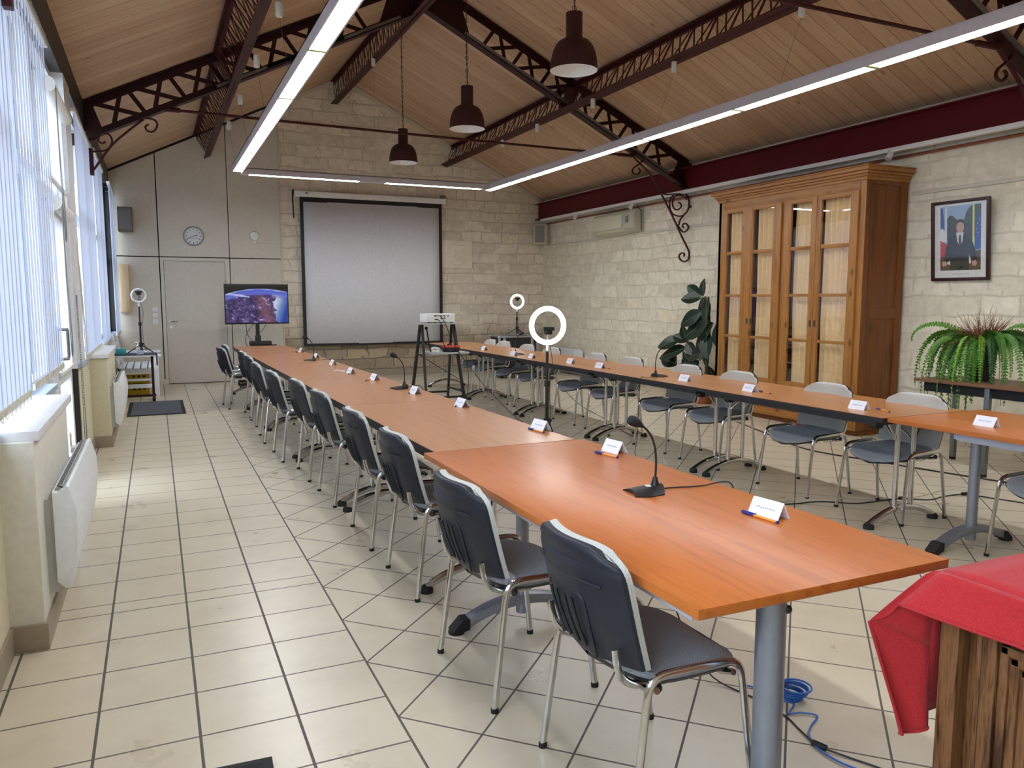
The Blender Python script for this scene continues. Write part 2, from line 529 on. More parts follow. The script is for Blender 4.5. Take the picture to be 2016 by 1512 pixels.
# ------------------------------------------------------------------ mesh helper
class MB:
    def __init__(s):
        s.v = []
        s.f = []

    def add(s, vs, fs):
        o = len(s.v)
        s.v += [tuple(p) for p in vs]
        s.f += [tuple(i + o for i in f) for f in fs]
        return s

    def box(s, c, d, rot=None):
        """box by centre and full size; rot = 3x3 matrix"""
        hx, hy, hz = d[0] / 2, d[1] / 2, d[2] / 2
        pts = [Vector((sx * hx, sy * hy, sz * hz)) for sz in (-1, 1) for sy in (-1, 1) for sx in (-1, 1)]
        if rot is not None:
            pts = [rot @ p for p in pts]
        c = Vector(c)
        return s.add([p + c for p in pts], [(0, 2, 3, 1), (4, 5, 7, 6), (0, 1, 5, 4), (2, 6, 7, 3), (0, 4, 6, 2), (1, 3, 7, 5)])

    def bx(s, x0, x1, y0, y1, z0, z1):
        return s.box(((x0 + x1) / 2, (y0 + y1) / 2, (z0 + z1) / 2), (abs(x1 - x0), abs(y1 - y0), abs(z1 - z0)))

    def bar(s, p, q, w, h, up=(0, 0, 1)):
        """rectangular bar from p to q; w across, h along up"""
        p, q = Vector(p), Vector(q)
        d = (q - p)
        L = d.length
        d.normalize()
        up = Vector(up)
        x = d.cross(up)
        if x.length < 1e-6:
            x = d.cross(Vector((1, 0, 0)))
        x.normalize()
        u = x.cross(d)
        return s.box((p + q) / 2, (w, L, h), Matrix((x, d, u)).transposed())

    def tube(s, path, r, n=8, closed=False, flat=1.0):
        path = [Vector(p) for p in path]
        m = len(path)
        rs = r if isinstance(r, (list, tuple)) else [r] * m
        tan = []
        for i in range(m):
            a = path[(i - 1) % m] if (closed or i > 0) else path[i]
            b = path[(i + 1) % m] if (closed or i < m - 1) else path[i]
            d = b - a
            tan.append(d.normalized() if d.length > 1e-9 else Vector((0, 0, 1)))
        ref = Vector((0, 0, 1)) if abs(tan[0].z) < .9 else Vector((1, 0, 0))
        x = tan[0].cross(ref).normalized()
        vs, fs = [], []
        for i in range(m):
            x = (x - tan[i] * x.dot(tan[i]))
            if x.length < 1e-6:
                x = tan[i].cross(Vector((1, 0, 0)))
            x.normalize()
            y = tan[i].cross(x)
            for k in range(n):
                a = 2 * pi * k / n
                vs.append(path[i] + (x * cos(a) * flat + y * sin(a)) * rs[i])
        segs = m if closed else m - 1
        for i in range(segs):
            j = (i + 1) % m
            for k in range(n):
                k2 = (k + 1) % n
                fs.append((i * n + k, i * n + k2, j * n + k2, j * n + k))
        if not closed:
            fs.append(tuple(range(n - 1, -1, -1)))
            fs.append(tuple((m - 1) * n + k for k in range(n)))
        return s.add(vs, fs)

    def lathe(s, prof, c=(0, 0, 0), n=24, axis='z', cap=True):
        vs, fs = [], []
        for (r, h) in prof:
            for k in range(n):
                a = 2 * pi * k / n
                p = (r * cos(a), r * sin(a), h)
                if axis == 'y':
                    p = (p[0], p[2], p[1])
                elif axis == 'x':
                    p = (p[2], p[0], p[1])
                vs.append((p[0] + c[0], p[1] + c[1], p[2] + c[2]))
        m = len(prof)
        for i in range(m - 1):
            for k in range(n):
                k2 = (k + 1) % n
                fs.append((i * n + k, i * n + k2, (i + 1) * n + k2, (i + 1) * n + k))
        if cap:
            if prof[0][0] > 1e-6:
                fs.append(tuple(range(n - 1, -1, -1)))
            if prof[-1][0] > 1e-6:
                fs.append(tuple((m - 1) * n + k for k in range(n)))
        return s.add(vs, fs)

    def cyl(s, c, r, h, axis='z', n=16):
        return s.lathe([(r, -h / 2), (r, h / 2)], c, n, axis)

    def ball(s, c, r, n=14, sc_=(1, 1, 1)):
        prof = [(max(1e-5, sin(pi * i / 8)) * r, -cos(pi * i / 8) * r) for i in range(9)]
        o = len(s.v)
        s.lathe(prof, (0, 0, 0), n, 'z', cap=False)
        for i in range(o, len(s.v)):
            p = s.v[i]
            s.v[i] = (p[0] * sc_[0] + c[0], p[1] * sc_[1] + c[1], p[2] * sc_[2] + c[2])
        return s

    def prism(s, poly, lo, hi, axis='z'):
        """poly of 2-D points pushed from lo to hi along axis (z: xy, y: xz, x: yz)"""
        n = len(poly)

        def pt(a, b, h):
            return {'z': (a, b, h), 'y': (a, h, b), 'x': (h, a, b)}[axis]
        vs = [pt(a, b, lo) for a, b in poly] + [pt(a, b, hi) for a, b in poly]
        fs = [tuple(range(n - 1, -1, -1)), tuple(range(n, 2 * n))]
        fs += [(i, (i + 1) % n, n + (i + 1) % n, n + i) for i in range(n)]
        return s.add(vs, fs)

    def grid(s, fn, nu, nv):
        vs = [fn(i / nu, j / nv) for j in range(nv + 1) for i in range(nu + 1)]
        fs = [(j * (nu + 1) + i, j * (nu + 1) + i + 1, (j + 1) * (nu + 1) + i + 1, (j + 1) * (nu + 1) + i) for j in range(nv) for i in range(nu)]
        return s.add(vs, fs)

    def slab(s, fa, fb, nu, nv):
        """closed shell between two grids over the same (u, v)"""
        o = len(s.v)
        s.grid(fa, nu, nv)
        o2 = len(s.v)
        s.grid(fb, nu, nv)
        w = nu + 1
        rim = [i for i in range(nu)] + [nu + j * w for j in range(nv)] + [nv * w + i for i in range(nu, 0, -1)] + [j * w for j in range(nv, 0, -1)]
        for a, b in zip(rim, rim[1:] + rim[:1]):
            s.f.append((o + a, o2 + a, o2 + b, o + b))
        return s

    def torus(s, c, R_, r, axis='y', n=40, m=10, flat=1.0):
        pts = []
        for i in range(n):
            a = 2 * pi * i / n
            p = {'y': (cos(a) * R_, 0, sin(a) * R_), 'z': (cos(a) * R_, sin(a) * R_, 0), 'x': (0, cos(a) * R_, sin(a) * R_)}[axis]
            pts.append(Vector(p) + Vector(c))
        return s.tube(pts, r, m, closed=True)

    def build(s, name, mat, parent=None, bevel=0, seg=2, loc=None, smooth=True, solid=0, sub=0):
        me = bpy.data.meshes.new(name)
        me.from_pydata(s.v, [], s.f)
        bm = bmesh.new()
        bm.from_mesh(me)
        bmesh.ops.recalc_face_normals(bm, faces=bm.faces)
        if bevel:
            es = [e for e in bm.edges if len(e.link_faces) == 2 and e.calc_face_angle(0) > R(40)]
            bmesh.ops.bevel(bm, geom=es, offset=bevel, segments=seg, affect='EDGES', profile=.6, clamp_overlap=True)
        bm.to_mesh(me)
        bm.free()
        if smooth:
            for p in me.polygons:
                p.use_smooth = True
            me.set_sharp_from_angle(angle=R(38))
        m = MATS[mat] if isinstance(mat, str) else mat
        me.materials.append(m)
        o = bpy.data.objects.new(name, me)
        COL.objects.link(o)
        if loc is not None:
            o.location = loc
        if parent is not None:
            o.parent = parent
        if solid:
            md = o.modifiers.new('thick', 'SOLIDIFY')
            md.thickness = solid
            md.offset = 0
        if sub:
            md = o.modifiers.new('sub', 'SUBSURF')
            md.levels = md.render_levels = sub
        return o


def thing(name, label, cat, loc=(0, 0, 0), rz=0.0, group=None):
    o = bpy.data.objects.new(name, None)
    o.empty_display_size = .05
    COL.objects.link(o)
    o.location = loc
    o.rotation_euler = (0, 0, rz)
    return tag(o, label, cat, group)


def tag(o, label, cat, group=None):
    o['label'] = label
    o['category'] = cat
    if group:
        o['group'] = group
    return o


def struct(o):
    o['kind'] = 'structure'
    return o


def dup(o, parent=None, loc=None, rz=None, label=None, group=None):
    c = o.copy()
    COL.objects.link(c)
    if parent is not None:
        c.parent = parent
    if loc is not None:
        c.location = loc
    if rz is not None:
        c.rotation_euler = (0, 0, rz)
    if label:
        c['label'] = label
    if group:
        c['group'] = group
    for ch in list(o.children):
        dup(ch, c)
    return c


def bez(p0, p1, p2, p3, n=12):
    p0, p1, p2, p3 = (Vector(p) for p in (p0, p1, p2, p3))
    out = []
    for i in range(n + 1):
        t = i / n
        out.append(p0 * (1 - t) ** 3 + p1 * 3 * t * (1 - t) ** 2 + p2 * 3 * t * t * (1 - t) + p3 * t ** 3)
    return out


def smooth_path(pts, n=6):
    """Catmull-Rom through pts"""
    pts = [Vector(p) for p in pts]
    out = []
    for i in range(len(pts) - 1):
        a = pts[max(0, i - 1)]
        b, c = pts[i], pts[i + 1]
        d = pts[min(len(pts) - 1, i + 2)]
        for k in range(n):
            t = k / n
            out.append(.5 * ((2 * b) + (c - a) * t + (2 * a - 5 * b + 4 * c - d) * t * t + (3 * b - a - 3 * c + d) * t ** 3))
    out.append(pts[-1])
    return out


def spiral(c, r0, r1, a0, turns, n=26, plane='xz', y=0):
    out = []
    for i in range(n + 1):
        t = i / n
        r = r0 + (r1 - r0) * t
        a = a0 + turns * 2 * pi * t
        out.append((c[0] + r * cos(a), y, c[1] + r * sin(a)))
    return out


# ------------------------------------------------------------------ room shell
XL, XR, YF, YN = -.61, 7.40, 14.59, -1.2
RX, RZ = 3.25, 5.47


def roofz(x):
    return RZ - .492 * (RX - x) if x < RX else RZ - .482 * (x - RX)


XO = -.80            # outer face of the window wall
struct(MB().bx(XO, XR + .25, YN - .2, YF + .25, -.12, 0).build('floor', 'floor', smooth=False))
cl = MB()
cl.prism([(XO - .3, roofz(XO - .3)), (RX, RZ), (RX, RZ + .12), (XO - .3, roofz(XO - .3) + .12)], YN - .2, YF + .25, 'y')
struct(cl.build('ceiling', 'planks', smooth=False))
cr = MB()
cr.prism([(XR + .25, roofz(XR + .25)), (RX, RZ), (RX, RZ + .12), (XR + .25, roofz(XR + .25) + .12)], YN - .2, YF + .25, 'y')
struct(cr.build('ceiling', 'planks', smooth=False))
struct(MB().bx(XR, XR + .25, YN - .2, YF + .25, 0, roofz(XR) + .02).build('wall_right', 'stone_right', smooth=False))
# far gable: stone, with the panelled partition standing against its left part
struct(MB().prism([(2.13, 0), (XR + .2, 0), (XR + .2, roofz(XR)), (RX, RZ), (2.13, roofz(2.13))], YF, YF + .25, 'y').build('wall_far', 'stone_far', smooth=False))
gp = MB()
for a, b in ((-.8, .095), (.112, 1.222), (1.236, 2.10)):
    gp.prism([(a, 2.185), (b, 2.185), (b, roofz(b) - .02), (a, roofz(a) - .02)], YF - .012, YF + .1, 'y')
gp.bx(-.8, .095, YF - .012, YF + .1, 0, 2.168)
gp.bx(1.236, 2.10, YF - .012, YF + .1, 0, 2.168)
gp.bx(.112, .165, YF - .012, YF + .1, 0, 2.168)
gp.bx(1.148, 1.222, YF - .012, YF + .1, 0, 2.168)
gp.bx(.165, 1.148, YF - .012, YF + .1, 2.112, 2.168)
struct(gp.build('wall_far', 'panel', smooth=False))
struct(MB().prism([(-.8, 0), (2.13, 0), (2.13, roofz(2.13)), (-.8, roofz(-.8))], YF + .10, YF + .25, 'y').build('wall_far', 'panel_gap', smooth=False))
struct(MB().bx(2.102, 2.13, YF - .02, YF + .1, 0, 4.9).build('trim_1', 'plaster'))
# dark edge strip where the partition meets the boarding
struct(MB().bar((-.8, YF - .02, roofz(-.8) - .02), (2.1, YF - .02, roofz(2.1) - .02), .03, .03).build('trim_2', 'panel_gap', smooth=False))
# rough white mortar line under the boards on the stone gable
ms = MB()
for a, b in ((2.15, RX), (RX, XR)):
    N = 24
    pts = []
    for i in range(N + 1):
        x = a + (b - a) * i / N
        pts.append((x, roofz(x) - .005))
    low = [(x, z - .05 - .06 * random.random()) for x, z in reversed(pts)]
    ms.prism(pts + low, YF - .012, YF + .05, 'y')
struct(ms.build('trim_3', 'plaster', smooth=False))
# inner flush door in the partition
dl = struct(MB().bx(.170, 1.143, YF - .006, YF + .03, .012, 2.106).build('door_1', 'door_leaf', smooth=False))
MB().bx(.170, 1.143, YF - .0045, YF + .03, 0, .011).build('threshold_gap', 'panel_gap', dl)
h = MB()
h.cyl((.235, YF - .016, 1.085), .024, .014, 'y', 18)
h.cyl((.235, YF - .016, .985), .024, .014, 'y', 18)
hd = h.build('escutcheon', 'white_metal', dl)
MB().tube([(.235, YF - .012, 1.085), (.235, YF - .055, 1.085), (.25, YF - .06, 1.085), (.35, YF - .06, 1.08)], .009, 8).build('lever', 'grey_steel', hd)
MB().bx(1.140, 1.155, YF - .02, YF, 1.70, 1.80).bx(1.140, 1.155, YF - .02, YF, .25, .35).build('hinge', 'grey_steel', dl)
# rear gable behind the camera
struct(MB().prism([(XO, 0), (XR + .2, 0), (XR + .2, roofz(XR)), (RX, RZ), (XO, roofz(XO))], YN - .2, YN, 'y').build('wall_near', 'cream_wall', smooth=False))
# dark red wall plate along the right wall
struct(MB().bx(7.28, XR + .02, YN, YF, 3.07, 3.395).bx(7.20, XR, YN, YF, 3.07, 3.085).bx(7.20, XR, YN, YF, 3.38, 3.395).build('trim_4', 'beam_red', smooth=False))
# stone plinth line along right wall and far wall
struct(MB().bx(XR - .025, XR + .02, YN, YF, 0, .10).build('baseboard_right', 'stone_right', smooth=False))
struct(MB().bx(2.13, XR, YF - .03, YF + .02, 0, .12).build('baseboard_far', 'skirt', smooth=False))

# left window wall: low wall, two projecting piers, sills, frames and panes
lw = MB()
lw.bx(XO, XL, YN, 5.75, 0, .90)
lw.bx(XO, XL, 7.36, YF, 0, .90)
struct(lw.build('wall_left', 'cream_wall', smooth=False))
pr = MB()
pr.bx(XL - .02, -.482, 3.69, 5.0, 0, .89)
struct(pr.build('wall_left', 'white_wall', bevel=.008))
pr = MB()
pr.bx(XL - .02, -.452, 8.62, 10.12, 0, .89)
struct(pr.build('wall_left', 'cream_wall', bevel=.008))
hd = MB()
hd.bx(XO, XL + .01, YN, YF, 3.28, roofz(XL) + .1)
struct(hd.build('wall_left', 'dark_steel', smooth=False))
bb = MB()
bb.bx(XL - .01, XL + .014, YN, 3.69, 0, .115)
bb.bx(XL - .01, -.470, 3.676, 5.012, 0, .115)
bb.bx(XL - .01, XL + .014, 5.0, 5.75, 0, .115)
bb.bx(XL - .01, XL + .014, 7.36, 8.62, 0, .115)
bb.bx(XL - .01, -.440, 8.606, 10.132, 0, .115)
bb.bx(XL - .01, XL + .014, 10.12, YF, 0, .115)
struct(bb.build('baseboard_left', 'skirt', bevel=.003))
bb = MB()
bb.bx(-.8, .16, YF - .026, YF - .012, 0, .09)
bb.bx(1.236, 2.10, YF - .026, YF - .012, 0, .09)
struct(bb.build('baseboard_far', 'panel'))
struct(MB().bx(XL - .1, -.462, 3.71, 5.09, .89, .932).build('trim_5', 'sill_white', bevel=.004))
struct(MB().bx(XL - .1, -.438, 8.60, 10.18, .89, .932).build('trim_6', 'sill_white', bevel=.004))
sl = MB()
sl.bx(XO, XL + .015, YN, 3.70, .90, .93).bx(XO, XL + .015, 5.10, 5.78, .90, .93)
sl.bx(XO, XL + .03, 7.34, 8.59, .90, .935).bx(XO, XL + .015, 10.19, YF - .02, .90, .93)
struct(sl.build('trim_7', 'sill_blue', bevel=.003))

WX = -.715           # glazing plane


def window(n, y0, y1, z0, z1, mull=(), bars=(), mat='upvc'):
    f = MB()
    w = .055
    f.bx(WX - .035, WX + .035, y0, y0 + w, z0, z1).bx(WX - .035, WX + .035, y1 - w, y1, z0, z1)
    f.bx(WX - .035, WX + .035, y0 + w, y1 - w, z0, z0 + w).bx(WX - .035, WX + .035, y0 + w, y1 - w, z1 - w, z1)
    for m in mull:
        f.bx(WX - .034, WX + .034, m - .04, m + .04, z0 + w, z1 - w)
    for b in bars:
        f.bx(WX - .033, WX + .033, y0 + w, y1 - w, b - .035, b + .035)
    o = struct(f.build('window_%d' % n, mat, smooth=False))
    MB().bx(WX - .006, WX + .006, y0 + .02, y1 - .02, z0 + .02, z1 - .02).build('pane', 'window_pane', o, smooth=False)
    return o


window(1, YN + .05, 2.25, .93, 3.28, (.5,), (2.30,))
window(2, 2.25, 4.55, .93, 3.28, (3.4,), (2.30,))
window(3, 4.55, 6.10, .93, 3.28, (5.3,), (2.30,))
window(4, 6.10, 7.40, 2.26, 3.28, (), ())
window(5, 7.90, 10.15, .93, 3.28, (9.0,), (2.30,))
window(6, 10.15, 12.25, .93, 3.28, (11.2,), (2.30,))
window(7, 12.25, 14.50, .93, 3.28, (13.4,), (2.10,), 'dark_steel')
struct(MB().bx(XO, XL + .02, 7.40, 7.90, .93, 3.28).build('trim_8', 'upvc', smooth=False))
struct(MB().bx(XO, XL, 14.5, YF, .93, 3.28).build('trim_9', 'dark_steel', smooth=False))
# glazed door to the outside, white roller blind over its pane
gd = MB()
gd.bx(WX - .035, WX + .06, 6.10, 6.19, 0, 2.26).bx(WX - .035, WX + .06, 7.20, 7.30, 0, 2.26).bx(WX - .035, WX + .06, 6.19, 7.20, 2.16, 2.26)
gd.bx(WX - .03, WX + .08, 6.21, 6.31, .02, 2.14).bx(WX - .03, WX + .08, 7.08, 7.18, .02, 2.14)
gd.bx(WX - .03, WX + .08, 6.31, 7.08, .02, .14).bx(WX - .03, WX + .08, 6.31, 7.08, 2.03, 2.14)
gd.bx(WX - .03, WX + .08, 6.31, 7.08, .86, .95)
gdo = struct(gd.build('door_2', 'upvc', smooth=False))
MB().bx(WX - .006, WX + .006, 6.3, 7.1, .1, 2.1).build('pane', 'window_pane', gdo, smooth=False)
hh = MB().bx(WX + .08, WX + .095, 6.24, 6.28, 1.0, 1.28)
hh.tube([(WX + .09, 6.26, 1.26), (WX + .14, 6.26, 1.26), (WX + .14, 6.33, 1.26), (WX + .14, 6.36, 1.23), (WX + .14, 6.36, 1.08), (WX + .14, 6.33, 1.05), (WX + .09, 6.26, 1.05)], .011, 8)
hh.build('handle', 'grey_steel', gdo)
MB().bx(WX - .02, XL + .005, 7.30, 7.36, 0, .90).build('jamb', 'dark_steel', gdo, smooth=False)
MB().bx(WX - .02, XL + .005, 7.30, 7.41, .90, 2.30).build('jamb', 'upvc', gdo, smooth=False)
MB().bx(WX - .02, WX + .02, 5.75, 6.10, 0, .93).build('side_panel', 'upvc', gdo, smooth=False)
# ground and a neighbouring facade outside; wing added to darken slat gaps
struct(MB().bx(-30, XO, -12, 30, -.2, -.02).build('ground_outside', 'outdoor_ground', smooth=False))
struct(MB().bx(-14, -13, -2, 30, -.1, 3.4).bx(-13, -1.3, 16.4, 17.4, -.1, 8.5).build('wall_outside', 'outdoor_wall', smooth=False))


# ------------------------------------------------------------------ roof ironwork
def scroll_bracket(mb, x0, sgn, y):
    """wrought scroll bracket against a side wall; sgn = direction into the room"""
    t = .011
    def run(pts, k=1.0):
        mb.tube(smooth_path([(x, y, z) for x, z in pts], 4), t * k, 7, flat=1.5)
    if sgn < 0:
        run([(6.36, 3.50), (6.633, 3.296), (6.772, 3.131), (6.908, 2.935), (7.034, 2.746), (7.148, 2.564), (7.252, 2.389), (7.356, 2.232), (7.389, 2.163), (7.385, 2.082), (7.349, 2.041), (7.281, 2.03), (7.218, 2.069), (7.21, 2.123), (7.259, 2.155), (7.303, 2.136), (7.291, 2.105)], 1.15)
        run([(7.166, 2.574), (7.198, 2.526), (7.262, 2.469), (7.323, 2.481), (7.365, 2.532), (7.332, 2.586), (7.277, 2.589), (7.253, 2.553), (7.278, 2.529)])
        run([(7.191, 2.565), (7.202, 2.625), (7.255, 2.697), (7.339, 2.78), (7.367, 2.87), (7.358, 2.949), (7.32, 2.996), (7.30, 3.07)], 1.1)
        run([(7.255, 2.707), (7.181, 2.696), (7.083, 2.719), (7.033, 2.775), (7.013, 2.853), (7.028, 2.942), (7.075, 2.993)])
        run([(7.321, 2.947), (7.258, 2.993), (7.185, 3.004), (7.112, 2.99), (7.071, 2.934), (7.067, 2.856), (7.105, 2.798), (7.166, 2.791), (7.22, 2.833), (7.213, 2.882), (7.169, 2.895)])
        run([(6.85, 3.03), (6.943, 3.0), (7.063, 3.012), (7.3, 3.03)])
        run([(6.663, 3.457), (6.614, 3.523), (6.472, 3.414), (6.367, 3.339), (6.356, 3.28), (6.428, 3.255), (6.487, 3.308), (6.45, 3.344)])
        run([(6.98, 3.2), (7.05, 3.16), (7.12, 3.2), (7.10, 3.27), (7.04, 3.28)], .8)
        mb.bx(7.36, 7.40, y - .02, y + .02, 2.83, 2.86).bx(7.34, 7.40, y - .02, y + .02, 2.97, 3.0)
    else:
        run([(-.02, 3.435), (-.2, 3.276), (-.352, 3.121), (-.533, 2.859)], 1.15)
        run([(-.561, 3.055), (-.485, 3.054), (-.393, 3.082), (-.343, 3.164), (-.359, 3.234), (-.41, 3.251), (-.463, 3.218), (-.472, 3.168), (-.435, 3.143), (-.408, 3.166)])
        run([(-.06, 3.45), (.007, 3.451), (.091, 3.437), (.117, 3.385), (.077, 3.315), (.017, 3.313), (-.006, 3.356), (.029, 3.386)])
        mb.bx(-.57, -.53, y - .03, y + .03, 2.80, 3.08)
    return mb


def roof_truss(y, label):
    t = thing('roof_truss', label, 'truss', (0, 0, 0), 0, 'lattice roof trusses')
    dep = .42
    xl, xr = XL, 7.30

    def top(x):
        return roofz(x) - .015

    def bot(x):
        return roofz(x) - dep
    a = MB()
    for p, q in ((xl, RX), (RX, xr)):
        a.bar((p, y, top(p) - .006), (q, y, top(q) - .006), .13, .014)
        a.bar((p, y, top(p) - .045), (q, y, top(q) - .045), .012, .075)
    a.build('top_chord', 'maroon_dark', t, smooth=False)
    b = MB()
    for p, q in ((xl + .03, RX), (RX, xr)):
        b.bar((p, y, bot(p) + .006), (q, y, bot(q) + .006), .13, .014)
        b.bar((p, y, bot(p) + .04), (q, y, bot(q) + .04), .012, .07)
    b.build('bottom_chord', 'maroon_dark', t, smooth=False)
    g = MB()
    g.prism([(RX - .62, bot(RX - .62)), (RX, bot(RX)), (RX + .62, bot(RX + .62)), (RX + .46, top(RX + .46)), (RX, top(RX)), (RX - .46, top(RX - .46))], y - .008, y + .008, 'y')
    g.build('apex_plate', 'maroon_dark', t, smooth=False)
    g = MB()
    g.prism([(xl - .15, bot(xl) - .06), (xl + .05, bot(xl) - .02), (xl + .20, bot(xl + .20)), (xl + .08, top(xl + .08)), (xl - .15, top(xl - .15))], y - .008, y + .008, 'y')
    g.build('heel_plate', 'maroon_dark', t, smooth=False)
    g = MB()
    g.prism([(xr + .10, bot(xr) - .02), (xr - .28, bot(xr - .28)), (xr - .12, top(xr - .12)), (xr + .1, top(xr + .1))], y - .008, y + .008, 'y')
    g.build('heel_plate', 'maroon_dark', t, smooth=False)
    L = .415

    def brace(xa, xb, off=0):
        MB().bar((xa, y + off, top(xa) - .07), (xb, y + off, bot(xb) + .06), .046, .010, up=(0, 1, 0)).build('brace', 'maroon_dark', t, smooth=False)
    x = xl + .13
    while x + L * 1.16 < RX - .45:
        brace(x + .56 * L, x + .40 * L, .012)
        brace(x, x + L, -.012)
        brace(x + .8 * L, x + 1.16 * L, .012)
        x += L
    x = xr - .30
    while x - L * 1.16 > RX + .45:
        brace(x - .56 * L, x - .40 * L, .012)
        brace(x, x - L, -.012)
        brace(x - .8 * L, x - 1.16 * L, .012)
        x -= L
    r = MB()
    zr = 3.535
    pa, pb = (.19, y, zr + .03), (6.32, y, zr - .02)
    r.tube([pa, (3.1, y, zr), pb], .016, 8)
    r.tube([(.15, y, zr + .03), (.36, y, zr + .03)], .026, 8)
    r.tube([(6.10, y, zr - .02), (6.36, y, zr - .02)], .026, 8)
    r.bar((.10, y, zr + .06), (.22, y, zr + .02), .05, .04)
    r.bar((6.30, y, zr - .02), (6.42, y, zr + .02), .05, .04)
    r.build('tie_rod', 'maroon', t)
    scroll_bracket(MB(), xl + .02, 1, y).build('scroll_bracket', 'maroon', t)
    scroll_bracket(MB(), XR, -1, y).build('scroll_bracket', 'maroon', t)
    # slim grey lighting tube housings along the lower chord
    for (p, q) in ((.75, 2.9), (3.75, 6.95), (1.3, 2.2)):
        MB().bar((p, y - .08, bot(p) + .03), (q, y - .08, bot(q) + .03), .03, .028).build('strip_housing', 'grey_steel', t, smooth=False)
    return t


roof_truss(9.70, 'dark maroon lattice roof truss crossing the room beyond the pendant lamps')
roof_truss(4.35, 'dark maroon lattice roof truss whose end shows at the top right corner')


def purlin(xb, zb, h, tilt, label):
    """lattice girder standing square to the roof slope; (xb, zb) = middle of its lower flange"""
    t = thing('roof_purlin', label, 'purlin', (xb, 0, zb), 0, 'lattice roof purlins')
    t.rotation_euler = (0, R(tilt), 0)
    y0, y1 = YN, YF - .03
    MB().bx(-.06, .06, y0, y1, 0, .012).bx(-.006, .006, y0, y1, 0, .065).build('bottom_flange', 'maroon', t, smooth=False)
    MB().bx(-.05, .05, y0, y1, h - .012, h).bx(-.006, .006, y0, y1, h - .065, h).build('top_flange', 'maroon', t, smooth=False)
    m = MB()
    n = 42
    P_ = (y1 - y0) / n
    for i in range(n):
        a = y0 + i * P_
        m.bar((.008, a + .10 * P_, .05), (.008, a + .04 * P_, h - .05), .034, .008, up=(1, 0, 0))
        for f0, f1, o in ((.16, .62, -.007), (.50, .98, -.007), (.58, .16, .007)):
            m.bar((o, a + f0 * P_, .05), (o, a + f1 * P_, h - .05), .018, .008, up=(1, 0, 0))
    m.build('lattice', 'maroon', t, smooth=False)
    for yy in (9.70, 4.35):
        MB().bx(-.010, .010, yy - .20, yy + .20, 0, h).build('joint_plate', 'maroon', t, smooth=False)
    return t


purlin(.93, 3.87, .39, -26, 'maroon lattice purlin under the left slope of the ceiling')
purlin(5.21, 4.02, .42, 26, 'maroon lattice purlin under the right slope of the ceiling')
purlin(3.12, 4.97, .40, 0, 'maroon lattice purlin running along the ridge of the ceiling')

# ------------------------------------------------------------------ suspended light frame
FZ = 3.19
fr = thing('suspended_light_frame', 'long white rectangular fluorescent light frame hanging below the roof trusses', 'ceiling light', (3.0, 6.4, FZ))


def light_run(x0, x1, y0, y1, nseg, alongy):
    hs = MB()
    h = .085
    w = .14
    if alongy:
        xc = (x0 + x1) / 2
        hs.bx(x0, x0 + .012, y0, y1, 0, h).bx(x1 - .012, x1, y0, y1, 0, h).bx(x0, x1, y0, y1, h - .01, h)
    else:
        hs.bx(x0, x1, y0, y0 + .012, 0, h).bx(x0, x1, y1 - .012, y1, 0, h).bx(x0, x1, y0, y1, h - .01, h)
    o = hs.build('housing', 'strip_housing', None, smooth=False)
    o.parent = fr
    o.matrix_parent_inverse = Matrix.Identity(4)
    o.location = (-3.0, -6.4, 0)
    for i in range(nseg):
        m = MB()
        if alongy:
            a = y0 + .10 + (y1 - y0 - .20) * i / nseg
            b = y0 + .10 + (y1 - y0 - .20) * (i + 1) / nseg
            m.bx(x0 + .014, x1 - .014, a + .014, b - .014, .004, .03)
        else:
            a = x0 + .09 + (x1 - x0 - .18) * i / nseg
            b = x0 + .09 + (x1 - x0 - .18) * (i + 1) / nseg
            m.bx(a + (.014 if i == 0 else .19), b - (.19 if i == 0 else .014), y0 + .014, y1 - .014, .004, .03)
        d = m.build('diffuser', 'tube_glow', fr, smooth=False)
        d.location = (-3.0, -6.4, 0)
    if not alongy:
        xm = (x0 + x1) / 2
        for a, b in ((xm - .20, xm + .20), (x0, x0 + .10), (x1 - .10, x1)):
            j = MB().bx(a, b, y0 + .012, y1 - .012, .0, .02).build('joint_cover', 'strip_housing', fr, smooth=False)
            j.location = (-3.0, -6.4, 0)
    if alongy:
        for i in range(1, nseg):
            b = y0 + .10 + (y1 - y0 - .20) * i / nseg
            j = MB().bx(x0 + .013, x1 - .013, b - .022, b + .022, .001, .02).build('joint_cover', 'strip_joint', fr, smooth=False)
            j.location = (-3.0, -6.4, 0)


light_run(1.04, 1.18, 1.3, 11.52, 7, True)
light_run(4.88, 5.02, 1.3, 11.84, 7, True)
light_run(1.18, 4.88, 11.55, 11.69, 2, False)
light_run(1.18, 4.88, 1.3, 1.44, 2, False)

# cable grips on the purlins with their thin steel wires
K = 0
side_word = {'l': 'left', 'r': 'right'}
gripdefs = [('l', 1.03, 3.87, y) for y in (11.50, 9.98, 8.34, 6.81, 5.3)] + [('r', 5.19, 4.00, y) for y in (11.7, 10.45, 8.86, 7.15, 5.33)]
ordl = ['farthest', 'second farthest', 'third farthest', 'fourth farthest', 'nearest']
grip0 = None
for i, (sd, x, zb, y) in enumerate(gripdefs):
    lb = 'white cable grip under the %s purlin, %s from the camera' % (side_word[sd], ordl[i % 5])
    lb = lb.replace('farthest from', 'farthest away from').replace('nearest from', 'nearest to')
    xw = 1.10 if sd == 'l' else 4.96
    t = thing('cable_grip', lb, 'cable grip', (x, y, zb), 0, 'cable grips of the light frame')
    MB().lathe([(.028, 0), (.03, -.01), (.03, -.10), (.024, -.112)], (0, 0, 0), 14).build('cup', 'white_plastic', t)
    MB().tube([(0, 0, -.10), (xw - x, 0, FZ + .085 - zb)], .0016, 5).build('wire', 'grey_steel', t)
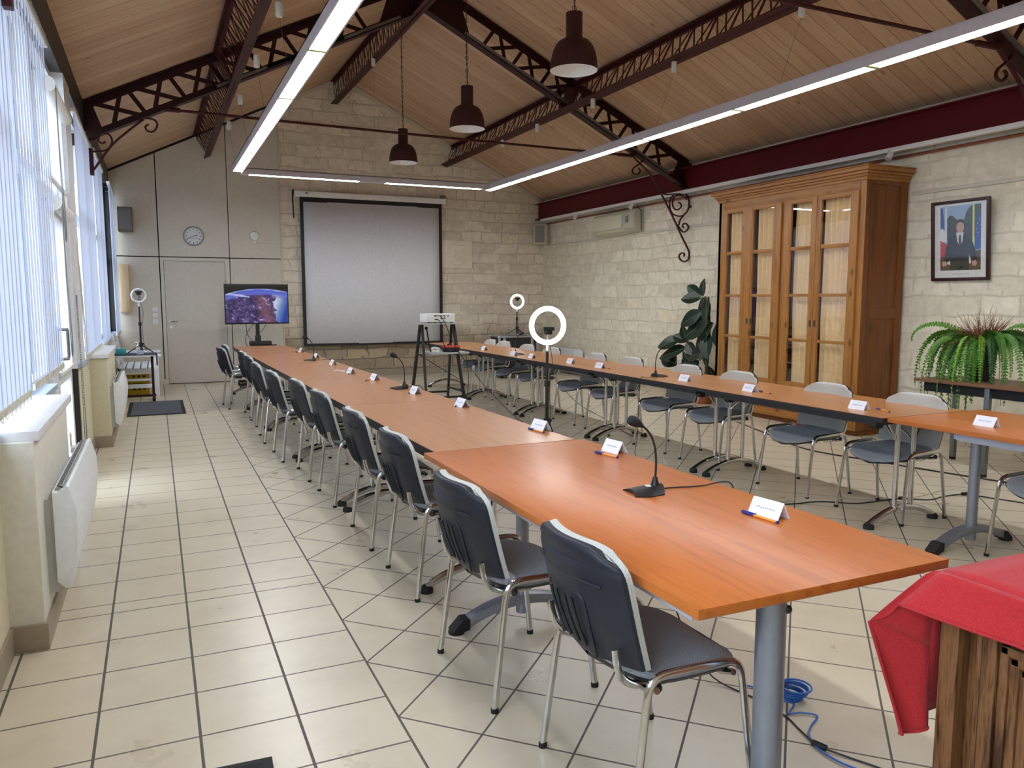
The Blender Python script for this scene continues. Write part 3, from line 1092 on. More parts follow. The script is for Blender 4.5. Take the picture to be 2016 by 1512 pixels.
t = thing('cable_grip', 'white cable grip under the ridge purlin with a long thin wire', 'cable grip', (3.08, 11.62, 4.98), 0, 'cable grips of the light frame')
MB().lathe([(.028, 0), (.03, -.01), (.03, -.10), (.024, -.112)], (0, 0, 0), 14).build('cup', 'white_plastic', t)
MB().tube([(0, 0, -.10), (0, 0, FZ + .085 - 4.98)], .0016, 5).build('wire', 'grey_steel', t)


# ------------------------------------------------------------------ pendant lamps
def pendant():
    t = thing('pendant_lamp', '', 'pendant lamp')
    R0 = .19
    prof = [(.066, .44), (.066, .26), (.078, .235)]
    for i in range(11):
        a = pi / 2 * i / 10
        prof.append((.078 + (R0 - .078) * sin(a) ** .85, .235 * cos(a) if i < 10 else 0))
    prof = [(.01, .445)] + prof
    m = MB().lathe(prof, (0, 0, 0), 40, cap=False)
    m.build('shade', 'lamp_brown', t)
    inner = [(.07, .24)] + [(.072 + (R0 - .006 - .072) * sin(pi / 2 * i / 10) ** .85, .229 * cos(pi / 2 * i / 10) + .001) for i in range(11)] + [(R0, 0)]
    MB().lathe(inner, (0, 0, 0), 40, cap=False).lathe([(0.0001, .238), (.07, .24)], (0, 0, 0), 40, cap=False).build('reflector', 'lamp_inside', t)
    MB().ball((0, 0, .12), .045, 16, (1, 1, 1.3)).build('bulb', 'lamp_inside', t)
    c = MB()
    n = 26
    H_ = RZ - .1 - 3.28 - .44
    for i in range(n):
        z = .445 + H_ * i / n
        c.torus((0, 0, z + H_ / n / 2), H_ / n * .30, .0025, 'x' if i % 2 else 'y', 8, 5)
    c.tube([(.004, 0, .44), (-.004, .004, .44 + H_ / 2), (0, 0, .44 + H_)], .0045, 6)
    c.build('chain', 'lamp_brown', t)
    return t


p0 = pendant()
p0.location = (3.13, 5.65, 3.285)
p0['label'] = 'large brown industrial pendant lamp, nearest of the three below the ridge'
p0['group'] = 'pendant lamps'
dup(p0, None, (3.13, 7.99, 3.28), 0, 'brown industrial pendant lamp hanging in the middle of the three')
dup(p0, None, (3.13, 10.35, 3.29), 0, 'brown industrial pendant lamp, farthest of the three, in front of stone gable')

# ------------------------------------------------------------------ cable runs along the right wall
tag(MB().bx(7.20, 7.27, YN, 14.35, 3.025, 3.075).build('cable_duct', 'white_metal', None, bevel=.004), 'white cable duct along the foot of the red wall beam', 'cable duct')
tag(MB().tube([(7.36, YN, 2.985), (7.36, 14.4, 2.985)], .016, 8).build('copper_pipe', 'copper'), 'thin copper pipe running under the white duct on the right wall', 'pipe')
tag(MB().bx(7.375, XR - .001, YN, 5.90, 2.565, 2.605).bx(7.375, XR - .001, 8.27, 14.4, 2.53, 2.57).build('cable_trunking', 'plaster', None, bevel=.003), 'narrow cream trunking along the stone wall at cabinet height', 'cable trunking')
for y, lb in ((12.9, 'beside the corner speaker'), (11.02, 'above the air conditioner'), (6.05, 'above the pine cabinet')):
    t = thing('wall_spotlight', 'small white spotlight clipped on the right wall duct, ' + lb, 'spotlight', (7.23, y, 3.02), 0, 'duct spotlights')
    MB().tube([(0, 0, .03), (-.02, 0, -.02), (-.05, 0, -.07)], [.03, .034, .036], 12).build('head', 'white_plastic', t)
    MB().bx(-.02, .03, -.03, .03, .0, .045).build('clip', 'white_plastic', t)

# ------------------------------------------------------------------ air conditioner
t = thing('air_conditioner', 'cream wall mounted air conditioner below the red beam', 'air conditioner', (XR, 11.6, 2.57))
MB().prism([(0, 0), (-.10, 0), (-.19, .07), (-.20, .30), (-.17, .35), (0, .35)], -.66, .66, 'y').build('casing', 'ac_grey', t, bevel=.006)
MB().bx(-.206, -.196, -.30, .655, .085, .315).build('front_panel', 'ac_cream', t, bevel=.003)
for k in range(3):
    m = MB().bar((-.10 - .03 * k, -.32, .006 + .022 * k), (-.10 - .03 * k, .62, .006 + .022 * k), .05, .006, up=(.6, 0, .8))
    m.build('louvre', 'ac_cream' if k != 1 else 'port_dark', t, smooth=False)
MB().tube([(-.10, -.62, .43), (-.07, -.68, .33), (-.06, -.68, .13), (-.04, -.655, .01)], .006, 6).build('power_cord', 'cable_black', t)
MB().bx(-.208, -.196, -.50, -.42, .16, .27).build('display', 'speaker_grey', t, bevel=.004)

# ------------------------------------------------------------------ speakers
t = thing('wall_speaker', 'cream loudspeaker with grey grille in the corner of the stone walls', 'speaker', (7.22, 14.34, 2.57), R(-40), 'wall speakers')
MB().prism([(-.145, .13), (-.145, -.09), (-.12, -.13), (.12, -.13), (.145, -.09), (.145, .13)], 0, .39, 'z').build('cabinet', 'speaker_cream', t, bevel=.006)
MB().bx(-.10, .10, -.142, -.128, .025, .365).build('grille', 'speaker_grey', t, bevel=.006)
MB().bx(-.03, .03, .10, .20, .3, .42).build('bracket', 'black_metal', t)
t = thing('wall_speaker', 'dull grey loudspeaker high on the left end of the panelled wall', 'speaker', (-.37, 14.46, 2.57), 0, 'wall speakers')
MB().bx(-.12, .10, -.10, .118, 0, .39).build('cabinet', 'speaker_dim', t, bevel=.006)
MB().bx(-.105, .085, -.112, -.098, .02, .37).build('grille', 'speaker_grey', t, bevel=.006)

# ------------------------------------------------------------------ far wall fittings
t = thing('wall_clock', 'round grey rimmed wall clock above the panel door', 'clock', (.655, YF - .012, 2.535))
MB().lathe([(.150, 0), (.165, -.012), (.165, -.03), (.155, -.042), (.138, -.038)], (0, 0, 0), 40, 'y', cap=False).build('rim', 'clock_rim', t)
MB().lathe([(.0001, -.026), (.142, -.026)], (0, 0, 0), 40, 'y', cap=False).build('dial', 'clock_face', t)
m = MB()
for k in range(12):
    a = k * pi / 6
    m.box((.115 * sin(a), -.0275, .115 * cos(a)), (.011, .002, .022), Matrix.Rotation(a, 3, 'Y'))
m.build('hour_marks', 'ink', t, smooth=False)
MB().bar((.0, -.031, 0), (.072 * sin(R(74)), -.031, .072 * cos(R(74))), .002, .010, up=(0, 0, 1)).build('hour_hand', 'ink', t, smooth=False)
MB().bar((.02, -.033, .006), (.11 * sin(R(246)), -.033, .11 * cos(R(246))), .002, .007, up=(0, 0, 1)).build('minute_hand', 'ink', t, smooth=False)
MB().bar((-.09, -.035, -.04), (.115, -.035, -.042), .002, .003, up=(0, 0, 1)).build('second_hand', 'ink', t, smooth=False)
t = thing('alarm_siren', 'round white alarm siren on the panelled wall right of the clock', 'alarm', (1.655, YF - .012, 2.57))
MB().lathe([(.085, 0), (.085, -.03), (.07, -.055), (.03, -.068), (.0001, -.07)], (0, 0, 0), 28, 'y').build('dome', 'white_plastic', t)
MB().bx(-.02, .02, -.03, 0, -.125, -.08).build('cable_gland', 'white_plastic', t)
tag(MB().bx(1.66, 2.12, YF - .026, YF - .012, 2.438, 2.452).build('cable_trunking', 'plaster'), 'thin cream trunking running right from the alarm siren', 'cable trunking')
sw = None
for z, lb in ((1.289, 'top of three'), (1.186, 'middle of three'), (1.082, 'bottom of three')):
    t = thing('light_switch', 'white light switch left of the panel door, ' + lb, 'switch', (-.003, YF - .012, z), 0, 'light switches by the door')
    MB().bx(-.04, .04, -.012, 0, -.04, .04).build('plate', 'white_plastic', t, bevel=.003)
    MB().bx(-.022, .022, -.018, -.010, -.022, .022).build('rocker', 'white_plastic', t, bevel=.002)
t = thing('wall_cupboard', 'narrow pale wooden box on the far wall beside the last blind', 'wall box', (-.43, 14.53, 1.24))
MB().bx(-.09, .06, -.05, .045, 0, .80).build('body', 'board_beech', t, bevel=.003)
MB().bx(-.085, .055, -.062, -.05, .01, .79).build('door', 'board_beech', t, bevel=.002)

# carved stone plaque, partly behind the screen
t = thing('stone_plaque', 'pale carved stone plaque with shields beside the projection screen', 'plaque', (4.92, YF, 2.065))
MB().bx(-.75, .87, -.045, -.001, 0, .54).build('slab', 'plaque', t, bevel=.006)
for ox, nm in ((.57, 'shield'), (.02, 'shield')):
    m = MB()
    pts = [(-.19, .45), (.19, .45), (.19, .22), (.15, .13), (.08, .07), (0, .045), (-.08, .07), (-.15, .13), (-.19, .22)]
    m.tube([(ox + a, -.047, b) for a, b in pts], .017, 6, closed=True)
    m.tube([(ox + a * .86, -.046, .02 + b * .93) for a, b in pts], .006, 6, closed=True)
    for k in range(6):
        a = -.11 + .045 * k
        m.tube(smooth_path([(ox + a, -.048, .36 - .02 * (k % 2)), (ox + a + .05, -.052, .28), (ox + a - .01, -.052, .21), (ox + a + .05, -.048, .12 + .01 * k)], 4), .013, 5)
    m.build(nm, 'plaque', t)

# ------------------------------------------------------------------ projection screen
t = thing('projection_screen', 'large white pull down projection screen with black border', 'projection screen', (3.79, YF - .10, .60))
MB().grid(lambda u, v: (-1.29 + 2.58 * u, -.012 * sin(u * pi), .035 + 2.575 * v), 14, 2).build('fabric', 'screen_white', t, solid=.002)
m = MB()
m.bx(-1.345, -1.285, -.006, .004, .0, 2.69).bx(1.285, 1.345, -.006, .004, .0, 2.69).bx(-1.345, 1.345, -.007, .003, 2.60, 2.69).bx(-1.345, 1.345, -.012, .012, 0, .045)
m.build('border', 'black_plastic', t, smooth=False)
MB().bx(-1.44, 1.42, -.05, .045, 2.685, 2.785).build('case', 'white_metal', t, bevel=.012)
MB().bx(-1.47, -1.44, -.04, .04, 2.70, 2.80).bx(1.33, 1.42, -.03, .06, 2.785, 2.85).build('wall_bracket', 'grey_steel', t)
MB().bx(-1.25, -1.20, -.053, -.05, 2.74, 2.76).build('badge', 'ink', t)
MB().tube(smooth_path([(-1.46, -.05, 2.80), (-1.475, -.055, 2.7), (-1.47, -.055, 2.5), (-1.465, -.05, 2.30)], 4), .014, 6, flat=.5).build('pull_strap', 'black_plastic', t)
tag(MB().tube(smooth_path([(2.10, YF - .03, 3.40), (2.13, YF - .05, 3.46), (2.2, YF - .05, 3.47), (2.33, YF - .06, 3.455)], 5), .010, 6).build('screen_cable', 'plaster'), 'cream cable looping from the panel seam to the screen case', 'cable')

# ------------------------------------------------------------------ television on its stand
TY = 13.55
t = thing('television_stand', 'large flat television showing a planet from space on a black stand', 'television', (1.545, TY, 0))
MB().bx(-.512, .505, -.03, .025, 1.05, 1.71).build('bezel', 'black_plastic', t, bevel=.004)
o = MB().bx(-.495, .488, -.002, .002, -.305, .305).build('screen', 'earth', t, smooth=False)
o.location = (0, -.032, 1.378)
m = MB().bx(-.03, .03, .025, .075, .12, 1.5)
m.bx(-.2, .2, .02, .05, 1.2, 1.5)
m.build('pole', 'black_metal', t, bevel=.004)
MB().bx(-.045, .045, .01, .09, .70, .86).build('collar', 'black_plastic', t, bevel=.004)
MB().prism([(-.16, -.22), (.17, -.22), (.30, .05), (-.14, .05)], .69, .705, 'z').build('shelf', 'black_metal', t)
m = MB().bar((0, .05, .10), (-.33, -.30, .07), .05, .05).bar((0, .05, .10), (.33, -.30, .07), .05, .05).bar((0, .05, .10), (-.3, .32, .07), .05, .05).bar((0, .05, .10), (.3, .32, .07), .05, .05)
m.build('base', 'black_metal', t)
for x, y in ((-.33, -.30), (.33, -.30), (-.3, .32), (.3, .32)):
    MB().cyl((x, y, .035), .035, .03, 'x', 14).build('caster', 'black_rubber', t)
m = MB().tube(smooth_path([(-.18, .04, 1.05), (-.17, .06, .9), (-.12, .03, .8), (-.05, 0, .74)], 5), .005, 5)
m.tube(smooth_path([(-.06, .05, 1.05), (-.16, .06, .92), (-.2, .05, .78), (-.16, .0, .66), (-.08, 0, .66), (-.05, 0, .7)], 5), .005, 5)
m.tube(smooth_path([(.14, .05, 1.04), (.08, .06, .95), (.02, .06, .9)], 5), .005, 5)
m.build('cables', 'cable_black', t)
t = thing('media_box', 'flat black media box on the television stand shelf', 'media box', (1.545, TY - .085, .705))
MB().bx(-.15, .19, -.11, .11, .003, .065).build('case', 'black_plastic', t, bevel=.004)
MB().bx(.03, .16, -.113, -.109, .02, .045).build('display', 'port_dark', t)

TZ = .735      # table height


# ------------------------------------------------------------------ chairs
def make_chair():
    t = thing('visitor_chair', '', 'chair')

    def hw(s, w, p=3.2, q=2.4):
        return w * max(0.0, 1 - abs(s) ** p) ** (1 / q)

    def seat_z(x, e):
        z = .462
        if x > .06:
            z -= .045 * ((x - .06) / .17) ** 2
        if x < -.08:
            z += .03 * ((-.08 - x) / .14) ** 2
        return z

    def sv(v):
        return -cos(pi * v)

    def top(u, v):
        s, a = sv(v), 2 * u - 1
        x = .012 + .222 * s
        r = max(abs(a), abs(s)) ** 7
        y = a * hw(s, .238)
        return (x, y, seat_z(x, 0) + .010 * a * a - .016 * r)

    def bot(u, v):
        s, a = sv(v), 2 * u - 1
        x = .012 + .222 * s
        return (x, a * hw(s, .238), seat_z(x, 0) + .010 * a * a - .036)

    def pan(u, v):
        s, a = sv(v), 2 * u - 1
        x = .012 + .222 * s
        return (x, a * hw(s, .241), seat_z(x, 0) + .010 * a * a - .0355)

    def pan2(u, v):
        s, a = sv(v), 2 * u - 1
        x = .012 + .212 * s
        return (x, a * hw(s, .225), seat_z(x, 0) + .010 * a * a - .052)
    MB().slab(top, bot, 14, 18).build('seat', 'seat_cloth', t)
    MB().slab(pan, pan2, 14, 18).build('seat_pan', 'black_plastic', t)

    # backrest: leaning, hollow towards the sitter, round upper corners
    Z0, Z1 = .475, .815

    def w_at(v):
        if v < .62:
            return .230 + .008 * sin(v / .62 * pi / 2)
        k = (v - .62) / .38
        return .238 * (1 - .24 * k ** 4)

    def bk(off):
        def f(u, v):
            a = 2 * u - 1
            v = 1 - (1 - v) ** 1.7
            z = Z0 + (Z1 - Z0) * v - .030 * a ** 6 * v ** 7 - .012 * (1 - a * a) * (1 - v)
            x = -.196 - .085 * v - .018 * sin(v * pi) * .3 + .05 * a * a
            return (x + off, a * w_at(v), z)
        return f

    def rear(u, v):
        p = bk(-.032)(u, v)
        a = 2 * u - 1
        e = max(abs(a), abs(2 * v - 1)) ** 6
        rib = 0
        if abs(a) < .42 and v < .62:
            rib = .006
        if .62 < v < .70:
            rib = -.003
        return (p[0] + .014 * e - rib, p[1] * .99, p[2])

    def front(u, v):
        p = bk(.028)(u, v)
        a = 2 * u - 1
        e = max(abs(a), abs(2 * v - 1)) ** 6
        return (p[0] - .016 * e, p[1] * .995, p[2] + .004 * v)
    MB().slab(bk(-.006), rear, 24, 26).build('back_shell', 'chair_shell', t)
    MB().slab(front, bk(-.0065), 18, 18).build('backrest', 'back_cloth', t)
    rb = MB()
    shell_at = bk(-.0375)

    def vv(v):
        return 1 - (1 - v) ** (1 / 1.7)
    arch = [(.29, .02), (.29, .25), (.29, .48), (.315, .545), (.36, .56), (.5, .56), (.64, .56), (.685, .545), (.71, .48), (.71, .25), (.71, .02)]
    rb.tube(smooth_path([shell_at(u, vv(v)) for u, v in arch], 3), .004, 6)
    rb.tube([shell_at(.12 + .76 * i / 10, vv(.70)) for i in range(11)], .003, 6)
    for y in (-.06, -.025, .025, .06):
        rb.tube([(bk(-.036)(.5 + y / .45, v)[0] - .001, y, Z0 + .34 * v) for v in (.06, .2, .35, .5)], .005, 6)
    rb.build('back_rib', 'chair_shell', t.children[-2] if False else [c for c in t.children if c.name.startswith('back_shell')][0])

    for sy in (-1, 1):
        yf, yt = .265 * sy, .252 * sy
        rear_p = [(-.212, yf, .012), (-.165, yt, .385)]
        front_p = [(.212, yf, .012), (.165, yt, .385)]
        rail = [(-.165, yt, .385)] + [tuple(p) for p in bez((-.162, yt, .405), (-.155, yt, .458), (-.135, yt, .466), (-.09, yt, .467), 8)] + \
               [tuple(p) for p in bez((.09, yt, .462), (.135, yt, .460), (.152, yt, .45), (.162, yt, .405), 8)] + [(.165, yt, .385)]
        for pp in (rear_p, front_p):
            m = MB().tube(pp, .0125, 10, flat=.85)
            lg = m.build('leg', 'chrome', t)
            MB().cyl((pp[0][0], pp[0][1], .008), .0145, .016, 'z', 10).build('foot_cap', 'black_rubber', lg)
        MB().tube(rail, .0125, 10, flat=.85).build('side_rail', 'chrome', t)
        MB().tube(bez((-.02, .175 * sy, .405), (-.16, .18 * sy, .40), (-.215, .185 * sy, .415), (-.226, .19 * sy, .535), 12), .012, 8, flat=.6).build('back_support', 'chrome', t)
        MB().ball((-.12, .238 * sy, .425), .014, 10).build('stacking_knob', 'black_plastic', t)
    for x in (-.13, .13):
        MB().tube([(x, -.252, .425), (x, -.20, .405), (x, .20, .405), (x, .252, .425)], .010, 8).build('cross_bar', 'chrome', t)
    return t


chair0 = make_chair()
used = [0]


def place_chair(x, y, rz, label, group):
    if not used[0]:
        used[0] = 1
        o = chair0
        o.location = (x, y, 0)
        o.rotation_euler = (0, 0, rz)
        o['label'] = label
        o['group'] = group
        return o
    return dup(chair0, None, (x, y, 0), rz, label, group)


ordn = ['nearest', 'second nearest', 'third nearest', 'fourth nearest', 'fifth nearest', 'sixth nearest', 'seventh nearest', 'eighth nearest', 'ninth nearest',
        'third farthest', 'second farthest', 'farthest']
LC = [(1.316, 1.900, 0), (1.246, 2.700, 2), (1.317, 3.790, 0), (1.312, 4.640, -1), (1.305, 5.69, 1), (1.285, 6.55, 0), (1.198, 7.41, 1), (1.178, 8.41, -2),
      (1.215, 9.54, 0), (1.222, 10.27, 1), (1.035, 11.19, 4), (1.145, 11.80, -3)]
for i, (x, y, a) in enumerate(LC):
    lb = 'grey chair with dark back shell, %s the camera in the left row' % (ordn[i] + (' to' if 'nearest' in ordn[i] else ' from'))
    place_chair(x, y, R(a), lb, 'chairs along the left tables')
RC = [2.545, 3.695, 4.455, 5.51, 6.29, 7.335, 8.105, 9.31, 10.045, 10.945, 11.535]
rx = [4.51, 4.57, 4.535, 4.565, 4.575, 4.605, 4.60, 4.63, 4.615, 4.65, 4.67]
ordr = ordn[:8] + ['third farthest', 'second farthest', 'farthest']
for i, y in enumerate(RC):
    lb = 'grey chair facing across the room, %s the camera in the right row' % (ordr[i] + (' to' if 'nearest' in ordr[i] else ' from'))
    place_chair(rx[i], y, pi + R([0, 1, -1, 1, 0, -1, 0, 1, 0, 2, -2][i]), lb, 'chairs along the right tables')


# ------------------------------------------------------------------ tables
def make_folding_table(L, Wd, dx):
    t = thing('folding_table', '', 'table', (0, 0, 0), 0)
    MB().bx(-Wd / 2, Wd / 2, -L / 2 + .002, L / 2 - .002, TZ - .003, TZ).build('tabletop', 'laminate_beech', t, smooth=False)
    MB().bx(-Wd / 2 - .002, Wd / 2 + .002, -L / 2 + .001, L / 2 - .001, TZ - .030, TZ - .0015).build('edge_band', 'edge_black', t, smooth=False)
    MB().bx(-Wd / 2 + .012, Wd / 2 - .012, -L / 2 + .06, L / 2 - .06, TZ - .058, TZ - .030).build('apron', 'edge_black', t, smooth=False)
    for s in (-1, 1):
        yl = s * (L / 2 - .085)
        lg = MB()
        for xo in (-.075, .075):
            lg.tube([(dx + xo, yl, .085), (dx + xo, yl, TZ - .05)], .0165, 12)
        lo = lg.build('leg', 'chrome', t)
        arc = [(dx - .30 + .60 * k / 14, yl, .028 + .085 * (1 - (2 * k / 14 - 1) ** 2)) for k in range(15)]
        MB().tube(arc, .021, 10, flat=.9).build('foot_arch', 'chrome', lo)
        for xo in (-.30, .30):
            MB().lathe([(.034, 0), (.034, .022), (.024, .036)], (dx + xo, yl, 0), 14).build('foot_pad', 'black_rubber', lo)
        b = MB()
        for xo in (-.075, .075):
            b.tube([(dx + xo, yl, TZ - .19), (dx + xo * .6, yl - s * .15, TZ - .055)], .006, 7)
            b.tube([(dx + xo, yl, TZ - .19), (dx + xo * 2.3, yl, TZ - .055)], .006, 7)
        b.build('strut', 'chrome', lo)
        for xo in (-.24, .24):
            MB().prism([(xo - .05, TZ - .058), (xo + .05, TZ - .058), (xo + .03, TZ - .10), (xo - .02, TZ - .105)], yl - s * .10 - .03, yl - s * .10 + .03, 'y').build('folding_catch', 'black_plastic', t)
    return t


f0 = None
ordt = ['nearest', 'second nearest', 'third nearest', 'second farthest', 'farthest']
for i in range(5):
    y = 3.545 + .915 + 1.83 * i
    x = 1.205 - .0158 * (y - 3.54) + .395
    lb = 'black edged folding table with orange wood top, %s in the left row' % ordt[i]
    if f0 is None:
        f0 = make_folding_table(1.83, .79, -.115)
        f0.location = (x, y, 0)
        f0.rotation_euler = (0, 0, .0158)
        f0['label'] = lb
        f0['group'] = 'folding tables of the left row'
    else:
        dup(f0, None, (x, y, 0), .0158, lb, 'folding tables of the left row')
g0 = None
for i in range(5):
    y = 3.39 + .90 + 1.80 * i
    lb = 'black edged folding table with orange wood top, %s in the right row' % ordt[i]
    if g0 is None:
        g0 = make_folding_table(1.80, .80, -.075)
        g0.location = (4.495, y, 0)
        g0['label'] = lb
        g0['group'] = 'folding tables of the right row'
    else:
        dup(g0, None, (4.495, y, 0), 0, lb, 'folding tables of the right row')


def make_rigid_table(label, loc, near_r, xo, yn, yf):
    t = thing('meeting_table', label, 'table', loc, 0, 'plain edged meeting tables')
    L, Wd = 2.10, .89
    MB().bx(-Wd / 2, Wd / 2, -L / 2, L / 2, TZ - .027, TZ).build('tabletop', 'laminate_cherry', t, bevel=.0025)
    e = MB()
    e.bx(-Wd / 2 + .06, -Wd / 2 + .09, yn, yf, TZ - .075, TZ - .027).bx(Wd / 2 - .09, Wd / 2 - .06, yn, yf, TZ - .075, TZ - .027)
    e.bx(xo - .02, xo + .02, yn, yf, TZ - .075, TZ - .027)
    e.bx(-Wd / 2 + .07, Wd / 2 - .07, yn - .02, yn + .02, TZ - .07, TZ - .027).bx(-Wd / 2 + .07, Wd / 2 - .07, yf - .02, yf + .02, TZ - .07, TZ - .027)
    e.build('apron', 'apron_grey', t, smooth=False)
    for yl, r in ((yn, near_r), (yf, .030)):
        lo = MB().tube([(xo, yl, .045), (xo, yl, TZ - .04)], r, 24).build('leg', 'table_grey', t)
        m = MB()
        arc = [(xo - .31 + .62 * k / 16, .025 + .085 * (1 - (2 * k / 16 - 1) ** 2)) for k in range(17)]
        poly = [(a, b + .022) for a, b in arc] + [(a, b - .022) for a, b in reversed(arc)]
        m.prism(poly, yl - .03, yl + .03, 'y')
        m.build('foot_arch', 'table_grey', lo, bevel=.004)
        for s in (-1, 1):
            MB().prism([(xo + s * .27, .018), (xo + s * .345, 0.0), (xo + s * .35, .018), (xo + s * .30, .066), (xo + s * .27, .066)], yl - .033, yl + .033, 'y').lathe([(.036, 0), (.036, .012), (.02, .02)], (xo + s * .325, yl, 0), 14).build('toe_cap', 'black_rubber', lo)
        MB().ball((xo + r * .75, yl - r * .7, TZ - .085), .012, 12).build('leg_bolt', 'black_plastic', lo)
    return t


make_rigid_table('orange cherry meeting table in the foreground on grey column legs', (1.597, 2.492, 0), .040, -.12, -.95, .62)
make_rigid_table('orange meeting table on grey column legs at the right picture edge', (4.575, 2.335, 0), .030, -.20, -.62, .63)


# ------------------------------------------------------------------ microphones
def make_mic(loc, rz, label, cable):
    t = thing('gooseneck_microphone', label, 'microphone', loc, rz, 'table microphones')
    # local: the speaker sits towards -x

    def f(u, v):
        a, s = 2 * u - 1, 2 * v - 1
        x = .062 * s
        w = .075 - .02 * abs(s + .1)
        return (x - .012 * a * a, a * w, .004 + .030 * max(0, (1 - a * a)) * (.45 + .55 * v) ** 1.2)

    def g(u, v):
        p = f(u, v)
        return (p[0], p[1], 0.0)
    MB().slab(f, g, 12, 12).lathe([(.02, .02), (.012, .045), (.008, .06)], (.035, 0, 0), 12).build('base', 'black_plastic', t)
    MB().bx(-.014, .004, -.030, -.010, .030, .034).build('button', 'white_plastic', t)
    MB().tube(bez((.035, 0, .05), (.044, 0, .16), (.030, 0, .225), (-.025, 0, .262), 16), .0045, 8).build('gooseneck', 'black_metal', t)
    MB().tube([(-.021, 0, .259), (-.034, 0, .267), (-.047, 0, .274), (-.066, 0, .283), (-.079, 0, .288), (-.084, 0, .290)], [.006, .012, .019, .021, .016, .005], 14).build('windscreen', 'black_rubber', t)
    if cable:
        MB().tube(smooth_path(cable, 6), .003, 6).build('cable', 'cable_black', t)
    return t


ml = 'black gooseneck microphone standing on the '
make_mic((1.69, 2.445, TZ), R(-8), ml + 'foreground table', [(.04, .0, .012), (.03, .06, .006), (.06, .03, .004), (.13, .03, .004), (.25, .02, .005), (.33, .0, .02), (.36, -.02, .012), (.375, -.03, -.05)])
make_mic((1.815, 6.18, TZ), R(4), ml + 'left row beside the projector stand', [(.04, .03, .012), (.06, .10, .004), (.13, .08, .004), (.20, .06, .006), (.235, .05, -.06)])
make_mic((1.665, 9.42, TZ), R(0), ml + 'left row nearest the projection screen', [(.04, .03, .012), (.05, .10, .004), (.15, .05, .004), (.25, .03, .004), (.33, .02, -.06)])
make_mic((4.345, 6.13, TZ), pi + R(6), ml + 'right row in front of the ficus', [(.03, .03, .012), (.10, .04, .004), (.20, .05, .004), (.258, .05, -.01), (.27, .04, -.3), (.26, .02, -.55), (.30, .04, -.728), (.40, .3, -.73)])
make_mic((4.345, 9.30, TZ), pi, ml + 'right row beside the flight case', [(.03, -.03, .012), (.0, -.12, .004), (-.1, -.3, .004), (-.2, -.6, .004), (-.3, -.9, .004)])


# ------------------------------------------------------------------ name cards and pens
def make_card():
    t = thing('name_card', '', 'name card')
    h, b, L = .058, .032, .064
    m = MB()
    th = .0008
    m.add([(-b, -L, 0), (-b, L, 0), (0, L, h), (0, -L, h), (b, L, 0), (b, -L, 0),
           (-b + th * 2, -L, 0), (-b + th * 2, L, 0), (0, L, h - th * 2), (0, -L, h - th * 2), (b - th * 2, L, 0), (b - th * 2, -L, 0)],
          [(0, 3, 2, 1), (3, 5, 4, 2), (6, 7, 8, 9), (9, 8, 10, 11), (0, 1, 7, 6), (4, 5, 11, 10), (1, 2, 8, 7), (2, 4, 10, 8), (0, 6, 9, 3), (3, 9, 11, 5)])
    m.build('card', 'paper', t, smooth=False)
    p = MB()
    rr = random.Random(3)
    d = Vector((b, 0, h)).normalized()
    nrm = Vector((-h, 0, b)).normalized()
    for k in range(9):
        y = -.036 + .009 * k
        q = Vector((-b, y, 0)) + d * (.034 + .001 * rr.uniform(-1, 1)) + nrm * .0004
        p.box(q, (.0045, .0065, .0004), Matrix((d, (0, 1, 0), nrm)).transposed())
    p.build('blurred_print', 'print_grey', t, smooth=False)
    return t


def make_pen(cap=True):
    t = thing('ballpoint_pen', '', 'pen')
    MB().tube([(0, -.035, .005), (0, .07, .005)], .0048, 6).build('barrel', 'pen_orange', t)
    MB().tube([(0, .066, .005), (0, .074, .005)], .005, 8).build('end_plug', 'pen_blue', t)
    MB().tube([(0, -.085, .006), (0, -.075, .006), (0, -.03, .006)], [.0035, .006, .006], 8).bx(-.0015, .0015, -.08, -.02, .009, .0125).build('cap', 'pen_blue', t)
    return t


card0 = make_card()
pen0 = make_pen()
cu = [0]


def card(x, y, rz, label, group):
    if not cu[0]:
        cu[0] = 1
        card0.location = (x, y, TZ)
        card0.rotation_euler = (0, 0, rz)
        tag(card0, label, 'name card', group)
        return
    dup(card0, None, (x, y, TZ), rz, label, group)


pu = [0]


def pen(x, y, rz, label, group='pens beside the name cards'):
    if not pu[0]:
        pu[0] = 1
        pen0.location = (x, y, TZ)
        pen0.rotation_euler = (0, 0, rz)
        tag(pen0, label, 'pen', group)
        return
    dup(pen0, None, (x, y, TZ), rz, label, group)


lc = [(1.885, 2.00, 8, 'nearest the camera, before the red cloth'), (2.005, 3.18, 6, 'beyond the foreground microphone'), (1.965, 3.90, 8, 'in front of the large ring light'),
      (1.90, 4.98, 4, 'fourth from the near end'), (1.83, 5.82, 3, 'next to the second microphone'), (1.80, 6.95, 5, 'sixth from the near end'), (1.745, 7.66, 4, 'beside the small white clip'),
      (1.79, 8.74, 2, 'eighth from the near end'), (1.80, 9.80, 6, 'behind the farthest left microphone'), (1.82, 11.0, 3, 'farthest from the camera')]
for x, y, a, w in lc:
    card(x, y, R(a), 'folded white name card on left tables, ' + w, 'name cards on the left tables')
rc = [(4.40, 2.93, -2, 'nearest the camera, at the picture edge'), (4.29, 3.745, 3, 'second from the near end'), (4.32, 4.84, -3, 'third from the near end'), (4.325, 5.69, 2, 'in front of the ficus'),
      (4.32, 7.16, 4, 'fifth from the near end'), (4.32, 7.81, 0, 'sixth from the near end'), (4.25, 8.68, -3, 'just right of the large ring light'), (4.24, 9.20, 3, 'before the farthest microphone'), (4.29, 10.33, 0, 'farthest from the camera')]
for x, y, a, w in rc:
    card(x, y, pi + R(180 + a), 'folded white name card on right tables, ' + w, 'name cards on the right tables')
